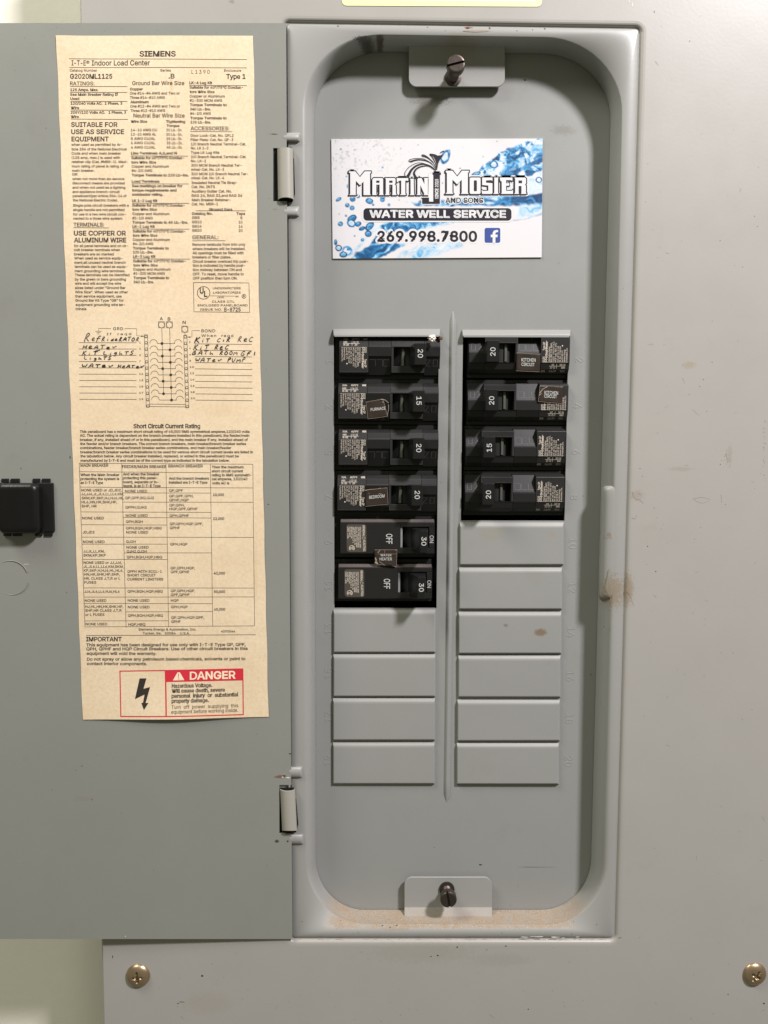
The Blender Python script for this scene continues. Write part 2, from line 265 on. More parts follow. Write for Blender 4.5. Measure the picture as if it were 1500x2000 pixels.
# ------------------------------------------------------------------ text helpers
# letter outlines of a plain grotesque: character code: (advance, closed outlines x, y, x, y ... in thousandths)
GLYPH = {}
for code, (adv, cs) in {
65: (651, [[22,0,115,0,182,193,467,193,536,0,628,0,375,690,273,690],[289,503,324,619,358,505,440,270,209,270]]),
66: (619, [[169,77,169,313,337,313,379,309,414,296,443,275,465,249,478,219,482,185,473,143,447,108,401,85,332,77],[81,690,81,0,334,0,408,6,467,24,512,53,543,91,561,135,567,185,562,234,546,276,522,309,492,333,460,349,427,356,483,388,525,434,536,467,540,507,534,556,516,600,487,637,446,665,393,684,327,690],[169,387,169,613,326,613,384,605,424,582,448,547,456,505,451,471,438,443,418,419,391,402,323,387]]),
67: (692, [[65,243,95,156,142,86,204,34,278,1,362,-9,414,-5,462,6,506,25,546,52,580,84,608,123,629,168,641,218,554,218,528,155,485,109,428,81,362,72,303,80,249,103,204,142,170,196,148,264,140,345,148,426,170,493,204,547,249,586,302,610,362,618,428,609,485,581,528,535,554,472,641,472,628,523,607,568,580,606,545,639,506,665,462,684,362,699,278,688,204,656,142,604,95,533,65,446,55,345]]),
68: (681, [[81,690,81,0,297,0,394,11,476,42,541,92,588,161,616,246,626,347,616,446,588,530,541,599,478,649,399,680,306,690],[431,110,368,85,291,77,169,77,169,613,300,613,373,605,433,581,481,542,514,489,534,424,541,347,534,269,514,202,479,149]]),
69: (568, [[169,77,169,310,482,310,482,388,169,388,169,613,505,613,505,690,81,690,81,0,509,0,509,77]]),
70: (556, [[169,0,169,300,470,300,470,377,169,377,169,613,501,613,501,690,81,690,81,0]]),
71: (706, [[64,243,94,157,140,86,202,34,278,2,365,-9,442,-1,511,25,568,67,611,123,639,192,648,271,648,347,384,347,384,270,562,270,556,217,537,167,507,126,468,97,419,78,365,72,304,80,250,104,204,143,170,196,148,264,140,345,148,426,170,494,204,547,249,587,301,610,360,618,428,608,483,579,525,533,553,473,643,473,630,521,609,565,581,603,547,636,507,663,462,683,412,695,359,699,276,688,202,656,140,604,94,533,64,446,55,345]]),
72: (701, [[81,0,169,0,169,314,532,314,532,0,620,0,620,690,532,690,532,392,169,392,169,690,81,690]]),
73: (408, [[42,77,42,0,366,0,366,77,248,77,248,613,366,613,366,690,42,690,42,613,160,613,160,77]]),
74: (538, [[45,234,45,197,59,110,102,44,168,4,251,-9,333,4,399,44,442,110,456,197,456,690,369,690,369,197,360,141,336,101,299,76,251,67,202,76,165,101,140,141,133,197,133,234]]),
75: (633, [[81,690,81,0,169,0,169,225,271,330,505,0,608,0,329,390,608,690,493,690,237,411,168,327,169,690]]),
76: (533, [[81,690,81,0,490,0,490,77,169,77,169,690]]),
77: (852, [[165,0,162,591,231,395,388,0,464,0,634,436,688,596,684,395,684,0,770,0,770,690,646,690,464,215,427,98,390,216,205,690,81,690,81,0]]),
78: (710, [[163,583,240,449,525,0,628,0,628,690,541,690,541,213,547,103,526,145,465,248,185,690,81,690,81,0,170,0,170,395]]),
79: (723, [[65,243,95,156,142,86,204,34,278,1,362,-9,446,1,520,34,582,86,629,156,659,243,669,345,659,446,629,533,582,604,520,656,446,688,362,699,278,688,204,656,142,604,95,533,65,446,55,345],[170,196,148,263,140,345,148,426,170,494,205,548,250,587,303,610,362,618,421,610,474,587,519,548,554,495,576,427,584,345,576,263,554,195,519,142,474,103,421,80,362,72,303,80,250,103,205,142]]),
80: (603, [[81,690,81,0,169,0,169,252,319,252,392,259,451,281,496,315,529,360,548,413,554,471,548,530,529,583,496,627,451,661,392,683,319,690],[169,329,169,613,315,613,364,609,403,595,432,573,452,545,464,510,467,471,464,433,452,398,432,369,403,347,364,333,315,329]]),
81: (723, [[65,243,95,156,142,86,204,34,278,1,362,-9,446,1,483,17,544,-65,635,-65,545,55,582,86,629,156,659,243,669,345,659,446,629,533,582,604,520,656,446,688,362,699,278,688,204,656,142,604,95,533,65,446,55,345],[170,196,148,263,140,345,148,426,170,494,205,548,250,587,303,610,362,618,421,610,474,587,519,548,554,495,576,427,584,345,576,263,554,195,519,142,496,122,424,216,333,216,432,85,421,80,362,72,303,80,250,103,205,142]]),
82: (609, [[81,690,81,0,169,0,169,268,320,268,334,269,479,0,580,0,425,286,452,295,497,326,530,368,549,419,555,477,549,536,530,587,497,630,452,663,393,683,320,690],[169,346,169,613,316,613,365,609,404,596,433,576,453,549,464,516,468,477,464,440,453,408,433,381,404,362,366,350,317,346]]),
83: (606, [[86,81,124,42,173,13,233,-6,303,-12,377,-5,438,14,488,45,524,86,546,134,554,188,549,232,535,268,487,322,423,357,358,379,288,398,230,418,178,452,161,477,156,509,161,540,175,567,197,590,227,607,263,618,305,622,362,615,410,593,443,559,457,513,544,513,535,564,511,608,476,646,429,675,372,693,308,699,244,693,187,675,139,646,102,607,78,560,71,505,82,443,117,392,173,353,249,325,332,301,401,277,450,243,464,219,469,189,463,155,447,124,421,100,388,82,348,71,303,67,226,80,193,96,168,119,150,149,142,185,52,185,62,130]]),
84: (608, [[43,690,43,613,261,613,261,0,348,0,348,613,565,613,565,690]]),
85: (702, [[81,690,81,235,90,168,115,109,155,59,209,21,275,-3,351,-11,427,-3,493,21,547,59,587,109,612,168,620,235,620,690,533,690,533,242,527,195,511,153,484,119,449,92,404,76,351,70,298,76,254,92,218,119,191,153,174,195,169,242,169,690]]),
86: (651, [[114,690,22,690,276,0,377,0,628,690,535,690,362,187,327,72,292,187,261,280]]),
87: (931, [[22,690,210,0,313,0,431,438,454,535,465,594,476,531,499,438,618,0,719,0,908,690,818,690,692,197,668,84,644,197,515,690,415,690,287,197,262,80,238,197,112,690]]),
88: (643, [[24,0,124,0,280,225,322,296,339,265,396,176,518,0,618,0,373,356,605,690,507,690,369,490,342,446,322,410,277,490,141,690,40,690,272,353]]),
89: (640, [[124,690,22,690,276,282,276,0,364,0,364,282,617,690,517,690,380,467,340,397,320,352,301,396,261,467]]),
90: (594, [[206,77,155,75,229,175,538,626,538,690,55,690,55,613,387,613,439,615,371,522,57,63,57,0,542,0,542,77]]),
97: (528, [[41,146,47,100,65,60,92,29,128,7,170,-7,217,-12,292,1,342,33,370,71,375,0,457,0,457,341,452,393,437,434,415,466,388,489,324,514,263,522,180,509,141,493,106,469,77,437,56,395,136,371,159,408,202,437,266,449,325,437,362,403,374,346,370,329,360,319,317,308,242,298,170,286,105,262,79,243,59,218,45,187],[124,142,129,169,140,189,182,215,238,228,314,238,352,247,374,257,374,187,370,156,357,126,337,100,309,80,274,66,231,62,176,71,138,98]]),
98: (576, [[71,0,152,0,152,80,160,80,187,42,234,5,268,-7,311,-11,372,-3,425,22,469,61,502,115,523,180,529,256,522,332,502,397,468,450,425,489,371,513,311,522,267,517,233,506,187,469,160,433,154,690,71,690],[170,156,157,203,153,257,157,310,170,357,190,395,219,423,255,441,299,447,343,441,379,422,408,393,429,354,441,309,445,257,441,205,428,158,408,119,379,89,342,70,299,63,255,70,219,88,191,117]]),
99: (537, [[46,254,54,180,76,115,111,62,158,22,215,-3,281,-11,354,-1,415,29,463,76,492,139,413,159,395,120,367,90,329,70,281,63,235,70,197,90,168,120,147,159,135,205,131,254,135,305,147,350,168,390,197,421,235,441,281,447,328,440,366,422,394,392,411,355,490,376,461,437,414,483,353,511,281,522,215,513,158,488,111,448,76,395,54,330]]),
100: (576, [[53,180,74,115,107,61,151,22,204,-3,265,-11,308,-7,342,5,389,42,416,80,424,80,424,0,504,0,504,690,422,690,422,433,415,433,390,469,343,506,309,517,266,522,205,513,152,489,108,450,74,397,53,332,46,256],[147,158,135,205,131,257,135,309,147,354,168,393,196,422,233,441,277,447,321,441,357,423,386,395,406,357,419,310,423,257,419,203,406,156,386,117,357,88,321,70,277,63,233,70,197,89,168,119]]),
101: (548, [[46,253,54,179,76,115,111,62,159,22,218,-3,288,-11,338,-7,383,6,422,26,454,53,479,86,495,123,414,143,387,99,344,72,288,62,243,68,205,83,173,109,150,144,135,188,131,230,503,230,503,263,498,328,484,382,462,427,433,463,399,489,360,507,278,522,213,513,156,487,110,447,75,393,54,328],[198,425,235,442,278,448,321,442,356,426,384,399,404,364,416,322,418,300,132,300,135,327,148,366,169,399]]),
102: (344, [[192,0,192,444,309,444,309,514,192,514,192,568,196,600,209,624,232,638,264,643,292,640,309,635,329,707,301,714,254,719,183,704,153,685,130,659,114,626,109,585,109,514,9,514,9,444,109,444,109,0]]),
103: (576, [[54,185,75,122,109,73,153,36,205,14,264,6,308,10,342,21,389,56,415,93,422,93,422,-8,412,-63,383,-102,337,-124,281,-132,209,-120,165,-90,138,-55,68,-94,112,-149,181,-190,228,-200,281,-204,340,-199,394,-184,440,-159,475,-122,498,-73,505,-12,505,514,425,514,425,433,417,433,391,469,344,506,309,517,266,522,205,513,152,489,108,450,75,398,53,334,46,259],[148,166,135,210,131,261,135,311,147,356,168,393,197,423,234,441,278,447,322,442,358,424,387,395,407,358,419,313,424,261,419,209,407,164,386,128,357,102,321,85,278,80,234,86,197,103,169,130]]),
104: (556, [[71,690,71,0,154,0,154,308,158,349,171,384,192,411,218,430,250,443,285,446,333,438,370,413,394,373,401,319,401,0,484,0,484,326,479,386,462,435,436,473,400,500,357,516,309,522,254,514,206,491,168,451,154,422,154,690]]),
105: (226, [[92,605,114,601,136,605,154,616,167,634,171,655,167,677,154,694,136,706,114,710,92,706,73,694,60,677,56,655,60,634,73,616],[71,514,71,0,154,0,154,514]]),
106: (226, [[-14,-194,5,-194,51,-189,88,-175,117,-153,138,-122,150,-85,154,-41,154,514,71,514,71,-39,67,-73,55,-97,34,-113,3,-118,-14,-118],[60,634,73,616,91,605,113,601,135,605,154,616,166,634,171,655,166,677,154,694,135,706,113,710,91,706,73,694,60,677,56,655]]),
107: (516, [[154,287,154,690,71,690,71,0,154,0,154,190,209,241,399,0,505,0,272,293,489,514,386,514,163,287]]),
108: (257, [[71,690,71,114,79,64,100,27,137,4,189,-3,219,-1,245,4,230,74,217,71,198,71,176,74,163,84,154,134,154,690]]),
109: (827, [[180,469,160,438,152,416,152,514,71,514,71,0,154,0,154,323,158,361,171,392,190,417,214,434,271,448,311,442,343,422,365,391,372,352,372,0,455,0,455,335,468,394,508,434,535,445,568,448,607,442,641,424,665,392,672,344,672,0,755,0,755,346,750,401,733,446,708,480,674,504,635,519,592,524,516,508,457,465,437,435,430,416,419,450,390,489,349,515,297,524,233,510]]),
110: (556, [[154,0,154,308,158,349,171,384,192,411,218,430,250,443,285,446,333,438,370,413,394,373,401,319,401,0,484,0,484,326,479,386,462,435,435,473,400,500,357,516,309,522,254,514,206,491,168,451,152,417,152,514,71,514,71,0]]),
111: (563, [[54,180,76,115,111,62,158,22,215,-3,281,-11,348,-3,405,22,452,62,487,115,509,180,517,254,509,330,487,395,452,448,405,488,348,513,281,522,215,513,158,488,111,448,76,395,54,330,46,254],[147,159,135,205,131,254,135,305,147,350,168,390,197,421,235,441,281,447,328,441,367,421,396,390,416,350,429,304,433,254,429,205,416,159,396,120,367,90,328,70,281,63,235,70,197,90,168,120]]),
112: (576, [[152,433,152,514,71,514,71,-194,154,-194,154,80,187,42,234,5,268,-7,311,-11,372,-3,425,22,469,61,502,115,523,180,529,256,522,332,502,397,468,450,425,489,371,513,311,522,267,517,233,506,186,469,160,433],[170,156,157,203,153,257,157,310,170,357,190,395,219,423,255,441,299,447,343,441,379,422,408,393,429,354,441,309,445,257,441,205,428,158,408,119,379,89,342,70,299,63,255,70,219,88,191,117]]),
113: (576, [[53,180,74,115,107,61,151,22,204,-3,265,-11,308,-7,342,5,389,42,415,80,422,80,422,-194,504,-194,504,514,424,514,424,433,416,433,390,469,343,506,309,517,266,522,205,513,152,489,108,450,74,397,53,332,46,256],[147,158,135,205,131,257,135,309,147,354,168,393,196,422,233,441,277,447,321,441,357,423,386,395,406,357,419,310,423,257,419,203,406,156,386,117,357,88,321,70,277,63,233,70,197,89,168,119]]),
114: (352, [[152,435,152,514,71,514,71,0,154,0,154,321,158,355,171,385,190,409,216,427,247,438,281,442,330,437,330,521,289,522,245,516,207,498,176,470]]),
115: (495, [[84,52,114,24,152,5,197,-7,247,-11,303,-6,352,9,393,33,424,64,443,102,449,144,441,193,415,233,372,263,311,284,233,302,168,330,153,350,147,376,155,406,178,430,212,446,254,451,298,445,329,428,350,404,364,376,439,393,406,460,378,486,344,505,303,517,254,522,202,517,156,503,118,480,88,450,70,413,63,371,72,322,98,282,141,252,202,231,288,210,321,199,345,184,359,164,364,139,355,110,332,84,294,67,246,62,203,66,168,82,143,107,128,144,48,128,61,86]]),
116: (309, [[88,126,97,71,125,29,169,3,228,-5,260,-4,289,2,274,73,231,67,203,72,184,83,174,103,171,133,171,444,276,444,276,514,171,514,171,639,88,639,88,514,9,514,9,444,88,444]]),
117: (556, [[71,189,77,129,94,80,120,42,156,15,198,-2,247,-7,301,1,349,23,388,63,404,97,404,0,484,0,484,514,401,514,401,207,397,166,384,131,364,104,338,84,307,72,271,68,223,77,186,102,162,142,154,195,154,514,71,514]]),
118: (528, [[254,118,224,210,114,514,24,514,220,0,307,0,504,514,414,514,304,210,265,80]]),
119: (769, [[118,514,31,514,187,0,270,0,356,305,384,419,433,233,500,0,583,0,739,514,651,514,588,290,560,183,539,89,517,184,490,290,429,514,342,514,252,183,231,87,209,185]]),
120: (514, [[28,0,124,0,201,116,256,209,313,116,389,0,485,0,304,260,477,514,382,514,316,414,259,316,200,414,136,514,39,514,210,263]]),
121: (528, [[64,-188,87,-194,124,-197,189,-184,239,-145,277,-79,504,514,414,514,304,210,264,80,224,210,114,514,24,514,220,-2,204,-48,177,-100,141,-121,97,-119,83,-116]]),
122: (516, [[57,62,57,0,459,0,459,76,171,81,451,449,451,514,65,514,65,438,345,433]]),
48: (614, [[72,241,93,154,128,84,176,33,236,1,308,-9,379,1,438,33,486,84,521,154,543,241,550,345,543,448,521,535,486,606,438,657,378,689,308,699,237,689,177,657,129,606,94,535,72,448,65,345],[167,195,153,263,148,345,153,426,167,495,190,550,221,590,260,615,308,623,354,615,394,590,425,550,448,495,462,426,466,345,462,263,448,195,425,140,394,100,354,75,308,67,260,75,221,100,190,140]]),
49: (614, [[530,0,530,74,374,74,374,690,269,690,117,579,117,485,288,608,288,74,104,74,104,0]]),
50: (614, [[176,529,188,561,208,587,234,607,266,619,303,623,371,609,397,591,417,568,430,538,434,504,422,443,383,383,318,310,86,64,86,0,528,0,528,77,207,82,362,243,456,351,503,431,517,505,510,557,490,604,457,643,415,673,364,693,305,699,247,693,194,673,150,642,117,600,96,549,89,491,172,491]]),
51: (614, [[133,41,180,13,235,-4,295,-9,361,-3,419,17,466,48,503,90,525,140,533,196,526,252,503,302,467,343,418,374,358,391,300,392,505,625,505,690,95,690,95,613,390,608,213,406,213,336,273,336,329,331,373,317,406,295,429,266,442,233,446,196,442,158,427,126,404,101,373,82,296,67,224,80,195,96,172,118,156,146,148,179,59,179,70,124,95,78]]),
52: (614, [[54,215,54,143,382,143,382,0,465,0,465,143,560,143,560,220,465,221,465,431,382,431,382,222,147,225,422,690,335,690]]),
53: (614, [[112,81,146,44,190,15,242,-3,300,-9,363,-2,419,21,465,56,501,102,523,158,530,221,526,269,514,314,494,353,468,387,436,415,398,435,357,448,311,452,241,440,181,409,204,613,497,613,497,690,130,690,91,343,174,333,227,364,295,376,336,371,373,355,403,331,425,300,440,262,445,220,440,178,426,141,404,111,375,87,339,73,300,67,235,82,187,121,173,147,166,177,81,177,90,126]]),
54: (614, [[115,101,149,55,193,20,246,-2,307,-9,367,-2,420,19,465,54,499,98,520,152,527,213,521,273,501,325,470,368,428,400,377,419,319,426,266,416,234,396,437,690,342,690,186,462,108,324,92,271,86,219,93,157],[187,138,174,174,170,215,174,255,187,290,208,319,236,341,269,355,307,360,345,355,378,341,405,319,426,290,440,254,444,213,440,173,426,138,405,108,378,85,345,71,307,66,269,71,236,85,208,108]]),
55: (614, [[224,0,530,608,530,690,84,690,84,613,438,608,132,0]]),
56: (614, [[100,84,136,45,184,16,241,-3,307,-9,372,-3,430,16,477,45,513,84,536,131,544,183,539,226,525,264,504,299,476,327,444,348,408,362,452,382,487,418,510,464,518,516,511,566,490,610,458,647,415,675,365,693,307,699,249,693,198,675,155,647,123,610,102,566,95,516,103,464,126,417,161,382,207,359,170,348,137,327,109,299,88,264,75,226,71,183,78,131],[175,124,161,154,157,188,161,224,176,256,199,282,230,302,266,315,307,319,348,315,384,302,414,282,437,256,452,224,457,188,452,154,438,124,416,100,386,82,350,71,307,67,264,71,227,82,197,100],[241,407,215,425,196,448,184,477,180,509,184,542,196,570,215,593,240,610,307,624,373,610,398,593,417,570,429,542,433,509,429,477,416,448,397,425,372,407,307,393]]),
57: (614, [[113,365,144,322,186,290,237,271,295,264,348,274,380,294,177,0,272,0,427,228,506,366,522,419,527,471,520,533,499,589,465,635,421,670,367,692,307,699,247,692,193,670,149,636,115,592,93,538,86,477,93,417],[188,401,174,436,170,477,174,517,188,552,209,582,236,605,269,620,307,624,345,620,378,605,406,582,427,552,440,516,444,475,440,435,427,400,406,371,378,349,345,335,307,330,269,335,236,349,209,371]]),
46: (255, [[67,56,72,32,85,12,105,-1,129,-6,153,-1,173,12,187,32,191,56,187,80,173,100,153,113,129,118,105,113,85,100,72,80]]),
44: (255, [[92,96,51,-162,114,-162,186,96]]),
58: (255, [[72,80,67,56,72,32,85,12,105,-1,129,-6,153,-1,173,12,187,32,191,56,187,80,173,100,153,113,129,118,105,113,85,100],[72,453,67,429,72,405,85,385,105,372,129,367,153,372,173,385,187,405,191,429,187,453,173,473,153,486,129,491,105,486,85,473]]),
45: (614, [[155,332,155,255,457,255,457,332]]),
47: (338, [[319,722,242,722,19,-104,96,-104]]),
35: (597, [[156,0,187,190,359,190,328,0,398,0,429,190,531,190,542,260,441,260,468,429,571,429,582,500,480,500,511,690,442,690,411,500,238,500,269,690,199,690,168,500,66,500,55,429,156,429,129,260,25,260,14,190,117,190,86,0],[371,260,199,260,226,429,399,429]]),
176: (429, [[58,539,64,498,80,461,104,429,136,405,174,389,215,384,256,389,293,405,324,429,349,461,365,498,370,539,365,580,349,618,324,650,293,674,256,690,215,695,174,690,136,674,104,650,80,618,64,580],[215,453,171,465,140,496,128,539,140,583,171,614,215,626,258,614,289,583,301,539,289,496,258,465]]),
38: (607, [[73,84,106,46,150,16,204,-3,267,-9,317,-5,368,9,414,32,446,58,494,0,594,0,497,118,503,125,538,195,549,244,553,304,473,304,469,252,456,205,444,182,297,360,347,397,395,440,427,490,439,548,434,588,418,623,394,653,360,677,319,691,271,697,223,691,182,677,149,653,123,622,107,584,102,541,106,502,119,467,164,397,184,373,115,318,64,257,51,222,46,181,53,130],[148,119,136,146,132,178,136,209,149,237,209,295,234,313,395,120,340,80,302,67,262,63,226,67,194,78,168,95],[229,444,197,492,186,541,197,585,228,614,273,625,307,620,333,604,350,579,355,549,345,508,321,478,247,421]]),
40: (371, [[121,280,129,178,151,74,188,-29,239,-130,320,-130,255,22,217,155,205,280,219,425,259,581,320,731,239,731,178,598,136,439]]),
41: (371, [[116,24,51,-130,131,-130,182,-31,219,72,242,176,250,280,234,439,192,598,131,731,51,731,112,581,152,425,165,280,154,158]]),
34: (435, [[95,690,105,431,174,431,184,690],[330,431,339,690,251,690,261,431]]),
33: (266, [[71,56,75,32,89,12,109,-1,133,-6,157,-1,177,12,190,32,195,56,190,79,177,99,157,113,133,117,109,113,89,99,75,79],[86,690,91,218,173,218,179,690]]),
174: (628, [[50,376,65,325,91,279,124,239,164,207,210,181,260,165,314,160,368,165,419,181,465,207,505,239,538,279,563,325,578,376,584,430,578,484,563,534,538,580,505,620,465,653,419,678,368,694,314,699,260,694,210,678,164,653,124,620,91,580,65,534,50,484,44,430],[117,376,110,430,117,484,137,533,170,574,211,606,260,627,314,634,368,627,417,606,458,574,491,533,511,484,518,430,511,376,491,327,458,285,417,253,368,232,314,226,260,232,211,253,170,285,137,327],[219,306,275,306,275,390,327,390,371,306,432,306,381,404,409,429,422,475,410,520,378,546,343,554,219,554],[362,475,349,443,324,432,275,432,275,513,325,513,349,505,358,493]])}.items():
    GLYPH[chr(code)] = ([[(q[k] / 1000, q[k + 1] / 1000) for k in range(0, len(q), 2)] for q in cs], adv / 1000)
_fc = {}
def glyph_mesh(ch, off, ext, bev):
    k = (ch, off, ext, bev)
    if k in _fc: return _fc[k]
    c = bpy.data.curves.new('t', 'CURVE'); c.dimensions = '2D'; c.fill_mode = 'BOTH' if ext else 'FRONT'; c.extrude = ext; c.bevel_depth = bev; c.bevel_resolution = 0
    d0 = off * 0.6 + .004
    if ch in 'aesgz235689&S': d0 = min(d0, .024)
    if ch in '8B': d0 = min(d0, .016)
    for q in GLYPH.get(ch, ((), .4))[0]:
        n = len(q); hole = sum(q[i - 1][0] * q[i][1] - q[i][0] * q[i - 1][1] for i in range(n)) < 0; d = min(d0, .012) if hole else d0
        sl = c.splines.new('POLY'); sl.points.add(n - 1); sl.use_cyclic_u = True
        for i, p in enumerate(sl.points):
            # outlines run counter-clockwise, holes clockwise: outwards is always to the right
            a, b, e = Vector(q[i - 1]), Vector(q[i]), Vector(q[(i + 1) % n])
            u, v = (b - a).normalized(), (e - b).normalized()
            nn = Vector((u.y + v.y, -u.x - v.x))
            if nn.length < 1e-4: nn = Vector((u.y, -u.x))
            nn.normalize(); w = d / max(.55, nn.dot(Vector((u.y, -u.x))))
            p.co = (b.x + nn.x * w, b.y + nn.y * w, 0, 1)
    o = bpy.data.objects.new('t', c); me = o.to_mesh()
    v = [tuple(p.co) for p in me.vertices]; f = [tuple(p.vertices) for p in me.polygons]
    o.to_mesh_clear(); bpy.data.objects.remove(o); bpy.data.curves.remove(c)
    _fc[k] = (v, f); return v, f
def text_mesh(s, off=0.0, ext=0.0, bev=0.0, sp=1.0, res=2):
    x = 0.0; V = []; Fs = []
    for ch in s:
        if ch == ' ': x += 0.27 * sp; continue
        v, f = glyph_mesh(ch, off, ext, bev); n = len(V)
        V += [(a[0] + x, a[1], a[2]) for a in v]; Fs += [tuple(i + n for i in g) for g in f]
        x += GLYPH.get(ch, ((), .4))[1] + (sp - 1) * .35
    return np.array(V) if V else np.zeros((0, 3)), Fs
class Print:
    """flat print: shapes given in the photograph's own pixels, laid on the surface by surf(px,py,e)"""
    def __init__(s, surf, tr=(0, 0, 1)): s.surf = surf; s.mb = MB(); s.tr = tr; s.e = 6e-5; s.cnt = 0
    def T(s, x, y): ox, oy, k = s.tr; return ox + k * x, oy + k * y
    def put(s, pts, faces, e=None):
        e = s.e if e is None else e
        s.cnt = (s.cnt + 1) % 60; e += s.cnt * 2.5e-7   # overlapping strokes must not share a plane
        s.mb.add([s.surf(*s.T(x, y), e) for x, y in pts], faces)
    def text(s, t, x0, yb, x1=None, cap=18, off=0.0, rot=0, wf=0.82, slope=0.0, sp=1.0, anchor='l', ext=0, res=2, e=None):
        v, f = text_mesh(t, off, 0, 0, sp, res)
        if not len(v): return
        k = cap / 0.69
        mn, mx = v[:, 0].min(), v[:, 0].max()
        kx = (x1 - x0) / (mx - mn) if x1 is not None else k * wf
        pts = []
        c, sn = math.cos(math.radians(rot)), math.sin(math.radians(rot))
        for a in v:
            dx = (a[0] - mn) * kx; dy = -a[1] * k + slope * dx
            pts.append((x0 + c * dx - sn * dy, yb + sn * dx + c * dy))
        s.put(pts, f, e)
    def line(s, pts, wd, e=None, w1=None):
        mxl = 14.0 / s.tr[2]; q = [pts[0]]
        for a, b in zip(pts, pts[1:]):
            m_ = max(1, int(math.hypot(b[0] - a[0], b[1] - a[1]) / mxl)) if s.tr[2] < .9 else 1
            q += [(a[0] + (b[0] - a[0]) * t / m_, a[1] + (b[1] - a[1]) * t / m_) for t in range(1, m_ + 1)]
        pts = q; n = len(pts); L = []; R = []
        for i, p in enumerate(pts):
            a = pts[max(0, i - 1)]; b = pts[min(n - 1, i + 1)]
            dx, dy = b[0] - a[0], b[1] - a[1]; l = math.hypot(dx, dy) or 1
            ww = (wd + ((w1 if w1 is not None else wd) - wd) * i / max(1, n - 1)) / 2
            nx, ny = -dy / l * ww, dx / l * ww
            L.append((p[0] + nx, p[1] + ny)); R.append((p[0] - nx, p[1] - ny))
        s.put(L + R, [(i, i + 1, n + i + 1, n + i) for i in range(n - 1)], e)
    def quad(s, q, e=None, nu=40, nv=5):
        s.put([bil(q, i / nu, j / nv) for j in range(nv + 1) for i in range(nu + 1)], [(j * (nu + 1) + i, j * (nu + 1) + i + 1, (j + 1) * (nu + 1) + i + 1, (j + 1) * (nu + 1) + i) for j in range(nv) for i in range(nu)], e)
    def rect(s, x0, y0, x1, y1, e=None): s.put([(x0, y0), (x1, y0), (x1, y1), (x0, y1)], [(0, 1, 2, 3)], e)
    def poly(s, pts, e=None):
        tri = tessellate_polygon([[Vector((x, y, 0)) for x, y in pts]])
        s.put(pts, [tuple(t) for t in tri], e)
    def ring(s, cx, cy, r, wd, ry=None, n=20, a0=0, a1=360, e=None, rot=0):
        ry = ry or r; pts = []
        cr, sr = math.cos(rot), math.sin(rot)
        for k in range(n + 1):
            a = math.radians(a0 + (a1 - a0) * k / n); x, y = r * math.cos(a), ry * math.sin(a)
            pts.append((cx + x * cr - y * sr, cy + x * sr + y * cr))
        s.line(pts, wd, e)
    def disc(s, cx, cy, r, n=16, e=None, ry=None):
        s.put([(cx + r * math.cos(2 * math.pi * k / n), cy + (ry or r) * math.sin(2 * math.pi * k / n)) for k in range(n)], [tuple(range(n))], e)
    def rr(s, x0, y0, x1, y1, r, e=None): s.put(rrect([(x0, y0), (x1, y0), (x1, y1), (x0, y1)], r, n=5, ms=1), [tuple(range(24))], e)
    def build(s, name, mat, parent): return s.mb.build(name, mat, parent)

# ================================================================== the wall and the load center
wallm = MB(); wy = 0.056
wallm.box(-3, 3, wy, wy + 0.05, -3, 3)
wl = wallm.build('wall', M_WALL); wl['kind'] = 'structure'

base = P(850, 2000, 0)
PANEL = thing('load_center', 'grey painted steel electrical panel with its hinged door swung open to the left', 'electrical panel', (base[0], 0, base[2]))

# cover sheet with an opening, its edge bent inwards
OPQ = [(556, 43), (1250, 54), (1200, 1834), (566, 1834)]
OUTQ = [(149, -330), (1900, -330), (1800, 2500), (214, 2500)]
def loopP(q, r, h, rb=None, **k): return [P(x, y, h) for x, y in rrect(q, r, rb, **k)]
mb = MB()
def grow(q, d): return inset(q, -d)
outer = loopP(OUTQ, 4, 0, n=14)
mb.loft([[(p[0], wy, p[2]) for p in outer], loopP(grow(OUTQ, 0), 4, -0.0006, n=14), loopP(inset(OUTQ, 2), 4, 0, n=14), loopP(grow(OPQ, 13), 22, 0),
         loopP(grow(OPQ, 8.5), 18, -0.00010), loopP(grow(OPQ, 5.5), 15, -0.00035), loopP(grow(OPQ, 3.2), 13, -0.00075), loopP(grow(OPQ, 1.4), 11, -0.0012), loopP(OPQ, 9, -0.0016), loopP(inset(OPQ, 3), 9, -0.0017)])
mb.build('cover', M_COVER, PANEL)

# frame of the recess
FQ = [(560, 46.5), (1248, 56.5), (1198, 1831), (570, 1831)]
Q1 = [(589, 64), (1219, 74), (1187, 1806), (596, 1804)]
Q2 = [(613, 100), (1196, 106), (1152, 1777), (617, 1777)]
mb = MB()
loops = [loopP(FQ, 7, -0.0035), loopP(FQ, 7, H_FRAME - 0.0007), loopP(inset(FQ, .8), 7, H_FRAME - .00035), loopP(inset(FQ, 2.2), 7, H_FRAME)]
l1 = [P(x, y, H_FRAME) for x, y in rrect(Q1, 150, 125)]
l2 = [P(x, y, H_DEAD + 0.0005) for x, y in rrect(Q2, 132, 100)]
loops.append(l1)
K = 9
for k in range(1, K + 1):
    a = math.pi / 2 * k / K
    # superellipse so that the bend is tight near the flat and then runs down as a wall
    sx = math.sin(a) ** 1.0; sh = (1 - math.cos(a)) ** 1.05
    loops.append([np.array((p[0] + (q[0] - p[0]) * sx, p[1] + (q[1] - p[1]) * sh, p[2] + (q[2] - p[2]) * sx)) for p, q in zip(l1, l2)])
mb.loft(loops)
o = mb.build('recess_frame', M_FRAME, PANEL, smooth=True)

